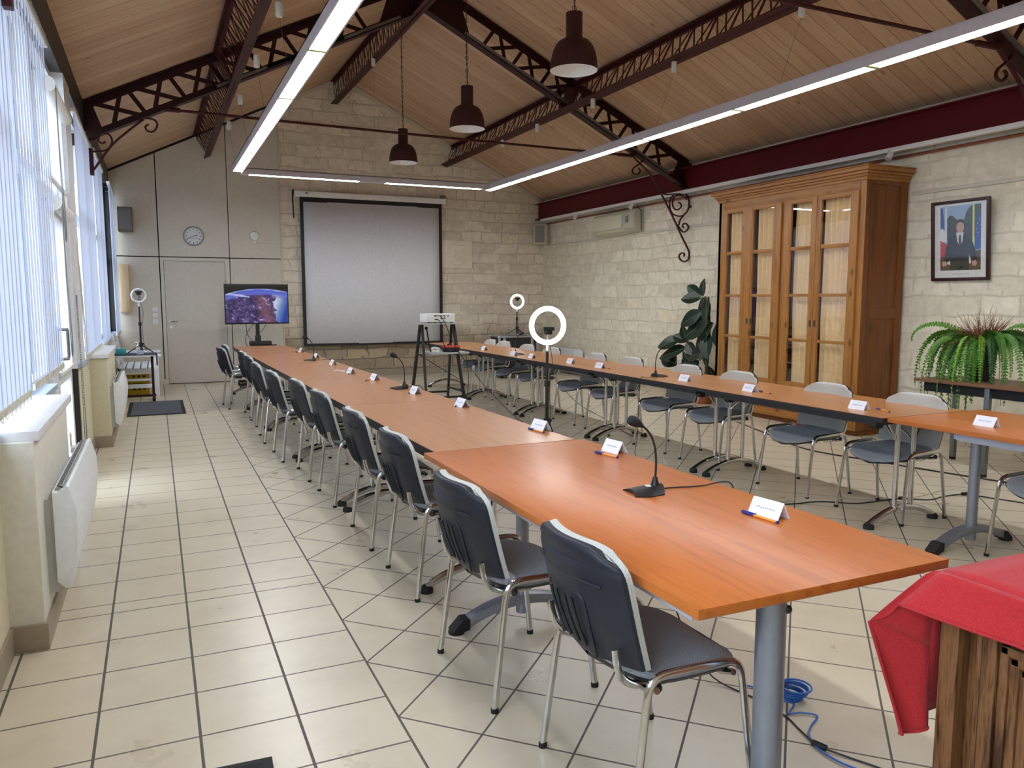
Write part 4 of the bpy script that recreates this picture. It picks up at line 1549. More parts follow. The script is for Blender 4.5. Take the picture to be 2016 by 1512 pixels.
pl = [(1.838, 1.985, 6, 'lying against the nearest left name card'), (1.92, 3.11, 12, 'lying loose beside the second left name card'), (1.918, 3.86, 8, 'against the card before the large ring light'),
      (1.875, 5.03, -24, 'beside the fourth card of the left tables'), (1.80, 5.88, -20, 'beside the card near the second microphone'), (1.73, 6.92, -30, 'beside the sixth card of the left tables'),
      (1.71, 7.60, -15, 'beside the seventh card of the left tables'), (1.73, 11.0, 20, 'beside the farthest left name card')]
for k, (x, y, a, w) in enumerate(pl):
    pen(x, y, R(a) + (pi if k < 3 else 0), 'orange pen with blue cap ' + w)
for x, y, a, w in [(4.36, 3.61, 160, 'second'), (4.35, 4.70, 170, 'third'), (4.33, 7.05, 175, 'fifth'), (4.31, 7.72, 160, 'sixth'), (4.30, 10.42, 185, 'ninth')]:
    pen(x, y, R(a), 'orange pen beside the %s card of the right tables from the near end' % w)
tag(MB().bx(-.02, .02, -.012, .012, 0, .018).tube([(-.02, 0, .01), (-.05, .015, .022), (-.08, .03, .012)], .006, 6).build('presenter_clip', 'white_plastic', None, bevel=.002, loc=(1.70, 7.82, TZ)), 'small white clip lying on the left tables before a name card', 'clip')


# ------------------------------------------------------------------ ring lights
def ring_light(loc, D, zc, face, label, lit, spread, zcol, zb=0.0, cam_low=True):
    """ring of diameter D centred zc above loc, facing angle `face`; tripod legs spread"""
    t = thing('ring_light', label, 'ring light', loc, face, 'ring lights on tripods')
    Rm = D / 2 - .019 * D / .3
    w = .019 * D / .3
    MB().torus((0, 0, zc), Rm, w, 'y', 48, 12).build('lamp_ring', 'ring_glow' if lit else 'ring_white', t)
    MB().torus((0, .014, zc), Rm, w * .99, 'y', 48, 10).build('ring_back', 'ring_white', t)
    MB().tube([(0, .012, zc - D / 2 - .06), (0, .012, zc - D / 2 + .01)], .009, 8).build('swivel', 'white_metal', t)
    MB().tube([(0, .012, zcol - .12), (0, .012, zc - D / 2 - .05)], .011, 10).tube([(0, .012, .05), (0, .012, (zcol + zc - D / 2) / 2)], .0145, 10).build('pole', 'black_metal', t)
    MB().cyl((0, .012, zcol), .026, .06, 'z', 14).cyl((0, .012, (zcol + zc - D / 2) / 2), .022, .05, 'z', 14).ball((.03, .012, zcol + .01), .014).build('clamp', 'black_plastic', t)
    for k in range(3):
        a = R(30 + 120 * k)
        MB().bar((.02 * cos(a), .012 + .02 * sin(a), zcol - .01), (spread * cos(a), .012 + spread * sin(a), .012), .016, .012).build('leg', 'black_metal', t)
        MB().bar((.01 * cos(a), .012 + .01 * sin(a), zcol * .35), (spread * .52 * cos(a), .012 + spread * .52 * sin(a), zcol * .5), .010, .006).build('brace', 'black_metal', t)
    zcam = zc - D * .17 if cam_low else zc + D * .12
    m = MB().bx(-.045, .045, -.035, .0, zcam + .012, zcam + .042).bx(-.028, .028, -.03, .02, zcam - .018, zcam + .012)
    m.cyl((0, -.037, zcam + .027), .011, .008, 'y', 14)
    wc = m.build('webcam', 'black_plastic', t, bevel=.003)
    MB().tube([(0, .01, zcam - .018), (0, .012, zc - D / 2 + .02)], .008, 8).build('camera_arm', 'grey_steel', t)
    m = MB().tube(smooth_path([(.01, .03, zcam), (.03, .04, zc - D / 2), (.05, .03, zc - D / 2 - .15), (.03, .03, zc - D / 2 - .35), (.05, .03, max(.1, zcol * .6)), (.10, .02, .02)], 6), .003, 5)
    m.build('cable', 'cable_black', t)
    return t


ring_light((2.80, 5.44, 0), .305, 1.265, R(-8), 'large glowing ring light with webcam on a tall black tripod between tables', True, .30, .50)
ring_light((6.15, 13.2, .79), .275, .625, R(-6), 'small glowing ring light on a tripod standing on the flight case', True, .20, .13, cam_low=False)
ring_light((-.205, 12.35, .685), .21, .83, R(8), 'unlit white ring light on the small wheeled table at the far left', False, .19, .13, cam_low=False)
t = thing('floor_cable', 'black cable with small switch box trailing from the large ring light', 'cable', (0, 0, 0))
MB().tube(smooth_path([(2.88, 5.40, .3), (2.93, 5.32, .1), (3.0, 5.2, .02), (3.12, 5.0, .004), (3.3, 4.75, .004), (3.35, 4.5, .004)], 6), .004, 6).build('lead', 'cable_black', t)
MB().bx(2.985, 3.015, 5.15, 5.25, .003, .03).build('switch', 'black_plastic', t, bevel=.005)

# ------------------------------------------------------------------ projector stand
t = thing('projector_stand', 'black A frame projector stand with grey shelves between the table rows', 'stand', (3.27, 9.45, 0))
for sx, xx in ((-1, -.21), (1, .21)):
    for sy in (-1, 1):
        MB().bar((xx, sy * .035, 1.15), (xx + sx * .05, sy * .36, .0), .028, .040).build('leg', 'black_metal', t, smooth=False)
    MB().bar((xx + sx * .038, -.26, .30), (xx + sx * .038, .26, .30), .02, .022).bar((xx + sx * .02, -.14, .76), (xx + sx * .02, .14, .76), .02, .022).build('cross_rail', 'black_metal', t, smooth=False)
for sy in (-1, 1):
    MB().bar((-.235, sy * .29, .24), (.235, sy * .29, .24), .02, .025).build('stretcher', 'black_metal', t, smooth=False)
MB().bar((-.2, .12, .75), (.22, -.2, .45), .008, .008).build('stay', 'black_metal', t, smooth=False)
MB().bx(-.30, .27, -.19, .19, 1.15, 1.168).build('top_shelf', 'tray_grey', t, bevel=.004)
MB().prism([(-.16, -.22), (.36, -.22), (.36, .20), (-.12, .20)], .775, .795, 'z').build('lower_shelf', 'tray_grey', t, bevel=.004)
MB().tube([(-.16, -.05, 1.12), (-.11, -.06, .80)], .010, 8).ball((-.16, -.05, 1.10), .022).build('height_rod', 'black_metal', t)
t = thing('projector', 'white video projector on the top shelf of the black stand', 'projector', (3.27, 9.42, 1.168))
MB().prism([(-.19, -.14), (.17, -.14), (.20, -.11), (.20, .12), (.17, .15), (-.17, .15), (-.20, .12), (-.20, -.12)], .012, .115, 'z').build('casing', 'projector_white', t, bevel=.010)
m = MB()
for x, z, w in ((-.08, .09, .035), (0, .09, .02), (.04, .09, .02), (.09, .088, .014), (0, .06, .02), (.04, .06, .02), (-.07, .045, .03)):
    m.bx(x - w / 2, x + w / 2, -.143, -.138, z - .008, z + .008)
m.build('port', 'port_dark', t, smooth=False)
m = MB()
for x, y in ((-.15, -.1), (.15, -.1), (0, .11)):
    m.cyl((x, y, .006), .015, .012)
m.build('foot', 'black_rubber', t)
m = MB().tube(smooth_path([(-.06, -.142, .092), (-.03, -.19, .085), (.02, -.22, 0), (.10, -.24, -.2), (.18, -.26, -.37)], 6), .005, 6)
m.tube(smooth_path([(-.065, -.142, .045), (-.04, -.18, .03), (-.01, -.2, -.05), (.0, -.19, -.2), (.03, -.16, -.30), (.05, -.14, -.34)], 6), .005, 6)
m.build('leads', 'cable_black', t)
t = thing('cable_reel', 'red and black extension lead reel on the lower shelf of the projector stand', 'cable reel', (3.44, 9.40, .795))
MB().lathe([(.10, 0), (.115, .012), (.115, .05), (.10, .06)], (0, 0, 0), 24).build('drum', 'black_plastic', t)
MB().lathe([(.118, .055), (.122, .065), (.11, .082), (.02, .086)], (0, 0, 0), 24).build('lid', 'reel_red', t)
MB().ball((-.02, 0, .09), .022, 12, (1.5, 1, .7)).build('grip', 'black_plastic', t)
tag(MB().tube(smooth_path([(-.05, 0, .03), (-.02, .01, .05), (.04, 0, .04), (.07, .02, .02)], 4), .016, 8).bx(-.05, .05, -.02, .02, 0, .025).build('mains_adaptor', 'white_plastic', None, loc=(3.235, 9.42, .795)), 'white mains adaptor lying left of the red cable reel', 'adaptor')
t = thing('floor_cable', 'black cable hanging from the projector stand down to the floor', 'cable', (0, 0, 0))
MB().tube(smooth_path([(3.47, 9.20, .80), (3.58, 9.02, .58), (3.70, 8.75, .34), (3.86, 8.3, .06), (3.9, 8.0, .004), (3.85, 7.4, .004), (3.7, 7.0, .004)], 6), .005, 6).build('lead', 'cable_black', t)
t = thing('floor_cable', 'thin black cable dropping from the right table beside the projector stand', 'cable', (0, 0, 0))
MB().tube(smooth_path([(3.60, 9.30, .80), (3.63, 9.28, .5), (3.60, 9.25, .25), (3.5, 9.2, .004), (3.4, 9.0, .004)], 6), .004, 6).build('lead', 'cable_black', t)

# ------------------------------------------------------------------ flight case under the small ring light
t = thing('flight_case', 'black flight case with bright metal edges in the stone corner', 'flight case', (6.10, 13.25, 0), R(-6))
MB().bx(-.37, .37, -.27, .27, .10, .77).build('body', 'case_black', t, bevel=.003)
m = MB()
for x in (-.37, .37):
    for y in (-.27, .27):
        m.bx(x - .022, x + .022, y - .022, y + .022, .09, .78)
for z in (.10, .775):
    for y in (-.272, .272):
        m.bx(-.37, .37, y - .016, y + .016, z - .018, z + .014)
    for x in (-.372, .372):
        m.bx(x - .016, x + .016, -.27, .27, z - .018, z + .014)
for x in (-.27, .27):
    m.bx(x - .025, x + .025, -.276, -.265, .10, .77)
m.build('edge_profile', 'case_metal', t, bevel=.003)
m = MB()
for x in (-.37, .37):
    for y in (-.27, .27):
        m.ball((x, y, .765), .035, 10)
m.build('corner_cap', 'case_metal', t)
for x in (-.30, .30):
    for y in (-.2, .2):
        MB().cyl((x, y, .045), .045, .03, 'x', 16).bx(x - .03, x + .03, y - .03, y + .03, .07, .10).build('caster', 'black_rubber', t)


# ------------------------------------------------------------------ heaters
def heater(label, loc, rz, L):
    """wall convector; local +x into the room, length along y"""
    t = thing('convector_heater', label, 'heater', loc, rz, 'electric convector heaters')
    MB().prism([(.035, 0.03), (.065, .0), (.09, .0), (.115, .12), (.13, .26), (.125, .36), (.10, .455), (.09, .46), (.055, .43), (.035, .44)], -L / 2, L / 2, 'y').build('casing', 'heater_white', t, bevel=.004)
    MB().bx(0, .036, -L / 2 + .02, L / 2 - .25, -.02, .40).build('wall_frame', 'heater_grey', t)
    m = MB().bar((.066, -L / 2 + .04, .449), (.066, L / 2 - .04, .449), .030, .006, up=(.5, 0, 1))
    m.build('outlet_grille', 'port_dark', t, smooth=False)
    m = MB().bar((.0575, -L / 2 + .04, .4485), (.0575, L / 2 - .04, .4485), .004, .008).bar((.0745, -L / 2 + .04, .4565), (.0745, L / 2 - .04, .4565), .004, .008)
    n = int(L / .05)
    for k in range(n + 1):
        y = -L / 2 + .045 + (L - .09) * k / n
        m.bar((.052, y, .446), (.080, y, .459), .006, .009)
    m.build('outlet_bars', 'heater_grey', t, smooth=False)
    return t


heater('white convector heater on the nearest pier under the window', (-.482, 4.50, .20), 0, 1.30)
heater('white convector heater on the far pier beside the grey mat', (-.452, 9.30, .20), 0, 1.15)
heater('white convector heater on the right stone wall behind the chairs', (XR - .025, 13.25, .05), pi, .90)
t = thing('thermostat_box', 'small white control box on top of the nearest heater', 'control box', (-.475, 5.06, .60))
MB().bx(.0, .05, -.05, .05, .0, .03).bar((.0, .0, .03), (.0, .0, .11), .05, .006).build('shell', 'white_plastic', t, bevel=.003)

# ------------------------------------------------------------------ glazed pine cabinet
CF, CB, CY0, CY1 = 6.75, 7.365, 5.93, 8.245
t = thing('pine_cabinet', 'tall golden pine cabinet with four curtained glass doors on the right wall', 'cabinet', ((CF + CB) / 2, (CY0 + CY1) / 2, 0))
CX, CY = (CF + CB) / 2, (CY0 + CY1) / 2


def cb(mb, name, mat, parent=None, bevel=0.003):
    o = mb.build(name, mat, parent or t, bevel=bevel)
    if (parent or t) is t:
        o.location = (-CX, -CY, 0)
    return o


m = MB()
m.bx(CF, CB, CY1 - .05, CY1, .06, 2.72)
m.bx(CF, CF + .05, CY0, CY0 + .075, .06, 2.72)
m.bx(CF, CF + .05, CY1 - .10, CY1, .06, 2.72)
m.bx(CF, CF + .05, 7.055, 7.105, .30, 2.60)
cb(m, 'carcass', 'pine_gold')
cb(MB().bx(CF + .05, CB - .02, CY0 + .03, CY1 - .05, .10, .125), 'bottom_board', 'pine_gold_h')
for z0, z1 in ((2.585, 2.705), (.44, .475), (.06, .17)):
    cb(MB().bx(CF - .004, CF + .05, CY0 + .075, CY1 - .10, z0, z1), 'rail', 'pine_gold_h')
cb(MB().bx(CB - .02, CB, CY0 + .03, CY1 - .03, .08, 2.70), 'back_board', 'pine_dark')
m = MB()
m.bx(CF + .05, CB, CY0 + .012, CY0 + .03, .08, 2.70)
m.bx(CF + .003, CF + .075, CY0 - .002, CY0 + .03, .06, 2.72).bx(CB - .10, CB, CY0 - .002, CY0 + .03, .06, 2.72)
for a, b in ((.06, .20), (1.26, 1.37), (2.66, 2.72)):
    m.bx(CF + .075, CB - .10, CY0 - .002, CY0 + .03, a, b)
cb(m, 'side_panel', 'pine_dark', bevel=.005)
cb(MB().bx(CF + .04, CB, CY0 + .02, CY1 - .02, 0, .06), 'plinth', 'pine_dark')
m = MB()
for k, (a, z0, z1) in enumerate(((.015, 2.70, 2.735), (.03, 2.735, 2.76), (.055, 2.76, 2.79), (.08, 2.79, 2.83), (.09, 2.83, 2.845))):
    m.bx(CF - a, CB, CY0 - a, CY1 + a, z0, z1)
cb(m, 'cornice', 'pine_gold_h', bevel=.006)
doors = [(7.605, 8.14, 7.775, 8.063), (7.11, 7.60, 7.235, 7.582), (6.57, 7.05, 6.645, 6.952), (6.005, 6.565, 6.108, 6.500)]
rows = [(.506, .980), (1.013, 1.495), (1.528, 2.024), (2.067, 2.553)]
for k, (a, b, ga, gb) in enumerate(doors):
    m = MB()
    m.bx(CF - .022, CF + .008, a, ga, .455, 2.60).bx(CF - .022, CF + .008, gb, b, .455, 2.60)
    d = cb(m, 'door', 'pine_gold', bevel=.004)
    cb(MB().bx(CF - .0215, CF + .008, ga, gb, .455, rows[0][0]), 'door_rail', 'pine_gold_h', d)
    cb(MB().bx(CF - .0215, CF + .008, ga, gb, rows[3][1], 2.60), 'door_rail', 'pine_gold_h', d)
    for r0, r1 in zip(rows, rows[1:]):
        cb(MB().bx(CF - .016, CF + .004, ga, gb, r0[1], r1[0]), 'glazing_bar', 'pine_gold_h', d, .006)
    for r0 in rows:
        cb(MB().bx(CF - .006, CF - .003, ga - .004, gb + .004, r0[0] - .004, r0[1] + .004), 'pane', 'cabinet_pane', d, 0)
    nf = 4 + k % 2
    ph = 1.3 * k

    def cur(u, v, a=ga, b=gb, nf=nf, ph=ph):
        g = u + .012 * sin(9 * v + 3 * u) * (1 - v)
        return (CF + .075 + .028 * sin(g * nf * 2 * pi + ph + .9 * sin(2.2 * v)) + .006 * sin(g * 23 + 3 * v), a - .01 + (b - a + .02) * u, .47 + 2.10 * v)
    o = MB().grid(cur, 84, 10).build('curtain', 'curtain', d)
    MB().bx(CF - .026, CF - .02, (b - .04) if k in (1, 3) else (a + .02), (b - .015) if k in (1, 3) else (a + .045), 1.16, 1.23).build('lock_plate', 'iron_lock', d)
for k, (a, b, ga, gb) in enumerate(doors):
    m = MB().bx(CF - .02, CF + .008, a, a + .07, .17, .44).bx(CF - .02, CF + .008, b - .07, b, .17, .44).bx(CF - .0195, CF + .008, a + .07, b - .07, .17, .23).bx(CF - .0195, CF + .008, a + .07, b - .07, .38, .44)
    m.bx(CF - .008, CF + .008, a + .06, b - .06, .22, .39)
    cb(m, 'lower_door', 'pine_gold_h', None, .005)

# ------------------------------------------------------------------ framed portrait
t = thing('framed_portrait', 'mahogany framed portrait of a man in a dark suit on the stone wall', 'picture', (XR - .012, 5.285, 1.655), R(0))
# local: y runs along the wall (camera sees +y at left), z up, face towards -x; the frame leans forward a little
H_, W_ = .80, .62
root = t
t.rotation_euler = (R(0), R(-5), 0)


def fp(mb, name, mat, parent=None, bevel=0):
    return mb.build(name, mat, parent or root, bevel=bevel, smooth=bool(bevel))


m = MB()
w = .032
m.bx(-.03, .0, -W_ / 2, -W_ / 2 + w, 0, H_).bx(-.03, .0, W_ / 2 - w, W_ / 2, 0, H_).bx(-.03, 0, -W_ / 2 + w, W_ / 2 - w, 0, w).bx(-.03, 0, -W_ / 2 + w, W_ / 2 - w, H_ - w, H_)
fp(m, 'frame', 'frame_mahogany', None, .006)
mt = fp(MB().bx(-.010, -.006, -W_ / 2 + w - .003, W_ / 2 - w + .003, w - .003, H_ - w + .003), 'mount', 'mount_white')
fp(MB().bx(-.024, -.0225, -W_ / 2 + w - .002, W_ / 2 - w + .002, w - .002, H_ - w + .002), 'glazing', 'cabinet_pane')
m = MB()
for k in range(16):
    m.bx(-.0108, -.0102, .085 - .0115 * k, .093 - .0115 * k, .062, .068 + .004 * (k % 3 == 0))
fp(m, 'caption', 'print_grey', mt)
ph = fp(MB().bx(-.0108, -.010, -.215, .215, .105, .745), 'photograph', 'photo_sky')


def pp(name, mat, poly, d):
    """poly in (u, v): u 0..1 left to right as seen, v 0..1 upward, inside the photograph"""
    pts = [(.215 - .43 * u, .105 + .64 * v) for u, v in poly]
    return fp(MB().prism(pts, -.0108 - .0003 * d, -.0106, 'x'), name, mat, ph)


pp('trees', 'photo_green', [(.16, .55), (.16, .80), (.24, .86), (.33, .84), (.42, .78), (.52, .74), (.60, .78), (.64, .88), (.72, .95), (.80, .99), (1, .99), (1, .5), (.16, .5)], 1)
pp('window_panel', 'photo_dark', [(.17, .45), (.17, .68), (.38, .68), (.38, .45)], 2)
pp('window_panel', 'photo_dark', [(.60, .45), (.60, .70), (.80, .70), (.80, .45)], 2)
pp('flag', 'photo_blue', [(0, .62), (0, .98), (.06, .98), (.10, .72), (.10, .62)], 2)
pp('flag', 'photo_white', [(0, .45), (0, .64), (.04, .67), (.12, .62), (.18, .45)], 3)
pp('flag', 'photo_red', [(.0, .20), (.0, .48), (.18, .40), (.14, .22)], 3)
pp('column', 'photo_white', [(.12, .5), (.12, .99), (.17, .99), (.17, .5)], 2)
pp('column', 'photo_star', [(.80, .3), (.80, .99), (.845, .99), (.845, .3)], 2)
pp('flag', 'photo_blue', [(.85, .30), (.86, .56), (.92, .84), (1, .90), (1, .32)], 3)
for (u, v) in ((.92, .70), (.90, .62), (.93, .56), (.97, .76)):
    pp('star', 'photo_star', [(u + .02 * (1 if k % 2 == 0 else .45) * sin(k * pi / 5), v + .013 * (1 if k % 2 == 0 else .45) * cos(k * pi / 5)) for k in range(10)], 4)
pp('desk', 'photo_desk', [(0, 0), (0, .22), (1, .30), (1, 0)], 3)
pp('paper', 'photo_white', [(.18, .10), (.17, .24), (.29, .25), (.27, .08)], 4)
pp('paper', 'photo_white', [(.66, .10), (.64, .24), (.78, .24), (.77, .10)], 4)
pp('suit', 'photo_suit', [(.26, .0), (.25, .16), (.20, .13), (.10, .16), (.14, .34), (.20, .47), (.30, .52), (.40, .57), (.60, .57), (.70, .51), (.79, .46), (.87, .30), (.92, .14), (.80, .11), (.72, .24), (.72, .0)], 5)
pp('shirt', 'photo_white', [(.40, .585), (.43, .45), (.50, .36), (.56, .45), (.585, .585)], 6)
pp('tie', 'ink', [(.48, .545), (.465, .50), (.475, .37), (.505, .345), (.53, .37), (.525, .50), (.515, .545)], 7)
pp('hand', 'photo_skin', [(.04, .10), (.06, .15), (.16, .14), (.17, .08), (.08, .06)], 6)
pp('hand', 'photo_skin', [(.80, .07), (.79, .13), (.88, .15), (.92, .10), (.88, .06)], 6)
pp('face', 'photo_skin', [(.5 + .095 * sin(2 * pi * k / 18), .665 + .095 * cos(2 * pi * k / 18)) for k in range(18)] , 6)
pp('neck', 'photo_skin', [(.44, .60), (.44, .565), (.50, .55), (.56, .565), (.56, .60)], 6)
pp('hair', 'photo_hair', [(.40, .66), (.395, .735), (.43, .775), (.50, .79), (.57, .775), (.605, .735), (.60, .66), (.585, .72), (.50, .745), (.415, .72)], 7)

# ------------------------------------------------------------------ ficus beside the cabinet
t = thing('rubber_plant', 'dark green rubber plant in a terracotta pot left of the pine cabinet', 'plant', (6.98, 8.78, 0))
MB().lathe([(.13, 0), (.17, .26), (.185, .26), (.185, .30), (.165, .30), (.155, .26), (.01, .25)], (0, 0, 0), 28).build('pot', 'terracotta', t)
MB().lathe([(.155, .255), (.01, .268)], (0, 0, 0), 20).build('soil', 'soil', t)
OY, OX = 8.78, 6.98
m = MB()
m.tube(smooth_path([(0, 0, .26), (.01, -.08, .6), (.0, -.12, .95), (0, -.1, 1.25), (0, .0, 1.5)], 6), [.013] * 25, 8)
m.tube(smooth_path([(.02, .04, .26), (.0, .2, .5), (-.02, .34, .7), (-.02, .36, .88)], 6), .009, 7)
m.tube(smooth_path([(0, .05, .26), (-.03, .28, .38), (-.05, .55, .47)], 6), .008, 7)
m.tube(smooth_path([(0, -.02, .26), (-.04, -.14, .5), (-.02, -.15, .8), (-.02, -.22, .9)], 6), .009, 7)
m.build('stem', 'stem_brown', t)
LV = [(8.86, 1.51, 9.08, 1.63), (8.8, 1.5, 8.79, 1.64), (8.84, 1.48, 9.08, 1.48), (8.74, 1.5, 8.6, 1.22), (8.8, 1.29, 9.11, 1.13), (8.64, 1.17, 9.04, 0.98), (8.59, 1.14, 8.9, 0.84),
      (8.53, 1.14, 8.4, 0.88), (9.14, 0.86, 9.15, 1.04), (9.14, 0.86, 9.35, 0.93), (9.3, 0.87, 9.59, 0.79), (9.14, 0.84, 8.92, 0.71), (9.16, 0.75, 9.57, 0.64), (8.67, 0.76, 8.96, 0.65),
      (9.38, 0.49, 9.69, 0.58), (9.38, 0.51, 9.46, 0.66), (9.28, 0.5, 9.19, 0.66), (9.05, 0.51, 9.1, 0.65), (8.67, 0.86, 8.61, 0.6), (8.57, 0.83, 8.67, 0.66), (8.92, 0.82, 8.74, 0.79),
      (8.81, 1.49, 8.76, 1.29), (8.66, 1.33, 8.59, 1.2), (8.75, 0.54, 8.69, 0.46), (8.98, 0.48, 9.13, 0.51), (8.75, 1.4, 8.95, 1.28), (8.7, 1.0, 8.55, .72), (8.9, .6, 9.0, .4), (8.72, 1.2, 8.95, 1.1)]
rr = random.Random(11)
for (y0, z0, y1, z1) in LV:
    dx = rr.uniform(-.16, .06)
    base = Vector((rr.uniform(-.03, .02), y0 - OY, z0))
    tip = Vector((dx, y1 - OY, z1))
    ax = tip - base
    L = max(ax.length * 1.2, .25)
    ax.normalize()
    nr = Vector((-1, rr.uniform(-.5, .5), rr.uniform(.1, .8)))
    nr = (nr - ax * nr.dot(ax)).normalized()
    sd = ax.cross(nr)
    wd = L * rr.uniform(.26, .34)

    def lf(u, v, base=base, ax=ax, nr=nr, sd=sd, L=L, wd=wd):
        a = 2 * u - 1
        wv = sin(pi * min(1, v * .98 + .01)) ** .75 * (1.08 - .25 * v)
        return base + ax * (L * v) + sd * (a * wd * wv) + nr * (.018 * abs(a) * wv - .10 * L * v * v)
    o = MB().grid(lf, 6, 12).build('leaf', 'ficus_leaf', t)
    MB().tube([lf(.5, v / 6) + nr * .002 for v in range(7)], .0022, 5).build('midrib', 'ficus_rib', o)

# ------------------------------------------------------------------ desk with the fern
t = thing('school_desk', 'worn brown school desk with steel legs under the fern', 'desk', (6.45, 4.13, 0))
MB().bx(-.30, .30, -.72, .66, .745, .77).build('desk_top', 'desk_top', t, bevel=.004)
MB().bx(-.24, .24, -.66, .60, .66, .745).build('book_tray', 'mat_dark', t, bevel=.004)
for x, y in ((-.25, .0), (.20, .60), (-.25, -.66), (.22, -.66)):
    lo = MB().bx(x - .022, x + .022, y - .022, y + .022, .02, .745).build('leg', 'desk_leg', t, bevel=.004)
    MB().cyl((x, y, .012), .028, .024).build('foot', 'black_rubber', lo)
t = thing('potted_fern', 'drooping green fern in a black pot on the school desk', 'plant', (6.46, 4.38, .77))
MB().lathe([(.075, 0), (.115, .27), (.122, .27), (.122, .285), (.105, .285), (.01, .26)], (0, 0, 0), 24).build('pot', 'pot_black', t)
m = MB()
rr = random.Random(5)
for k in range(420):
    a = rr.uniform(0, 2 * pi)
    s = rr.uniform(.08, .32)
    el = rr.uniform(.1, 1.5)
    p0_ = Vector((.06 * cos(a) * rr.random(), .06 * sin(a) * rr.random(), .27))
    d = Vector((cos(a) * cos(el), sin(a) * cos(el), sin(el)))
    p1 = p0_ + d * s * .6 + Vector((0, 0, .03))
    p2 = p1 + (d + Vector((rr.uniform(-.4, .4), rr.uniform(-.4, .4), rr.uniform(-.7, .2)))) * s * .5
    m.tube([p0_, p1, p2], [.003, .0022, .001], 4)
m.build('dry_fronds', 'dry_brown', t)


frr = random.Random(8)


def frond(a, L, rise, droop, wmax, mat):
    d = Vector((cos(a), sin(a), 0))
    p = bez((.04 * d.x, .04 * d.y, .26), (.45 * L * d.x, .45 * L * d.y, .26 + rise * 1.5), (1.05 * L * d.x, 1.05 * L * d.y, .26 + rise * .9), (L * d.x, L * d.y, .26 - droop), 44)
    m = MB().tube(p, .0025, 4)
    roll = frr.uniform(.5, 1.1) * frr.choice((-1, 1)) * (.35 + .65 * abs(d.y))
    n = len(p) - 1
    for i in range(3, n):
        v = i / n
        wv = wmax * sin(pi * (.08 + .90 * v)) ** .5 * (1.05 - .45 * v)
        tg = (p[min(n, i + 1)] - p[i - 1]).normalized()
        sd = Matrix.Rotation(roll, 3, tg) @ Vector((-d.y, d.x, 0))
        for s in (-1, 1):
            q = p[i]
            e = q + sd * (s * wv) + tg * .012 + Vector((d.x, d.y, 0)) * (.006 * (i % 3 - 1))
            mid = (q + e) / 2 + Vector((d.x, d.y, .3)) * .005
            hw_ = tg * .0085
            m.add([q - hw_ * .8, mid - hw_, e, mid + hw_, q + hw_ * .8], [(0, 1, 2, 3, 4)])
    return m.build('frond', mat, t, smooth=False)


rr = random.Random(21)
fm = ['fern_green', 'fern_light', 'fern_green', 'fern_dark']
k = 0
for deg, L, rise, droop in [(112, .52, .17, .34), (104, .46, .16, .46), (97, .55, .15, .22), (120, .40, .17, .50), (128, .45, .13, .40), (136, .34, .15, .54), (145, .30, .12, .46), (152, .36, .10, .40),
                            (160, .26, .13, .56), (168, .22, .10, .50), (176, .25, .11, .58), (184, .20, .09, .52), (192, .25, .12, .60), (200, .22, .10, .44), (90, .50, .18, .30), (80, .44, .17, .30),
                            (108, .58, .21, -.06), (70, .36, .16, .28), (212, .24, .14, .30), (228, .30, .14, .34), (242, .34, .16, .26), (255, .42, .17, .36), (266, .48, .16, .20), (278, .46, .18, .30), (290, .38, .17, .34),
                            (262, .56, .22, .0), (116, .30, .12, .46), (140, .24, .10, .50), (236, .40, .18, .42), (250, .30, .12, .44), (100, .36, .16, .40), (171, .30, .15, .42)]:
    frond(R(deg), L, rise * 1.12, droop, .047, fm[k % 4])
    frond(R(deg + frr.uniform(-9, 9)), L * frr.uniform(.6, .9), rise * frr.uniform(.7, 1.1), droop * frr.uniform(.5, 1.0), .044, fm[(k + 1) % 4])
    k += 3 if k % 5 else 2

# ------------------------------------------------------------------ far left corner: wheeled table, garden bench, crates, mat
t = thing('wheeled_side_table', 'narrow wheeled side table with navy top beside the far pier', 'table', (-.29, 12.4, 0))
MB().bx(-.27, .27, -.20, .20, .655, .672).build('tabletop', 'white_metal', t, bevel=.003)
MB().bx(-.272, .275, -.205, .205, .672, .684).bx(.272, .292, -.17, .12, .52, .684).build('table_runner', 'navy_cloth', t, bevel=.003)
MB().bx(.20, .235, -.02, .02, .06, .655).build('column', 'maroon_dark', t, bevel=.003)
MB().bx(-.25, .25, -.035, .005, .055, .09).bx(.20, .24, -.2, .2, .045, .085).build('foot_bar', 'maroon_dark', t, bevel=.003)
for x, y in ((.22, -.19), (.22, .19), (-.24, -.02)):
    MB().lathe([(.01, -.022), (.038, -.02), (.042, 0), (.038, .02), (.01, .022)], (x, y, .042), 16, 'x').build('caster', 'maroon_dark', t)
tag(MB().bx(-.065, .065, -.06, .06, 0, .08).bx(-.03, .03, -.008, .008, .078, .082).build('tissue_box', 'teal_box', None, bevel=.004, loc=(-.47, 12.34, .685)), 'small teal tissue box on the navy side table', 'box')
t = thing('pump_bottle', 'small white pump bottle behind the unlit ring light', 'bottle', (-.25, 12.56, .685))
MB().lathe([(.028, 0), (.03, .02), (.03, .09), (.012, .105), (.012, .12)], (0, 0, 0), 14).build('bottle', 'white_plastic', t)
MB().tube([(0, 0, .12), (0, 0, .15), (-.035, 0, .15)], .008, 8).build('pump', 'white_plastic', t)
tag(MB().bx(-.045, .045, -.05, .05, 0, .055).build('clear_box', 'sill_blue', None, bevel=.004, loc=(-.22, 12.22, .685)), 'small pale plastic box under the tripod of the unlit ring light', 'box')

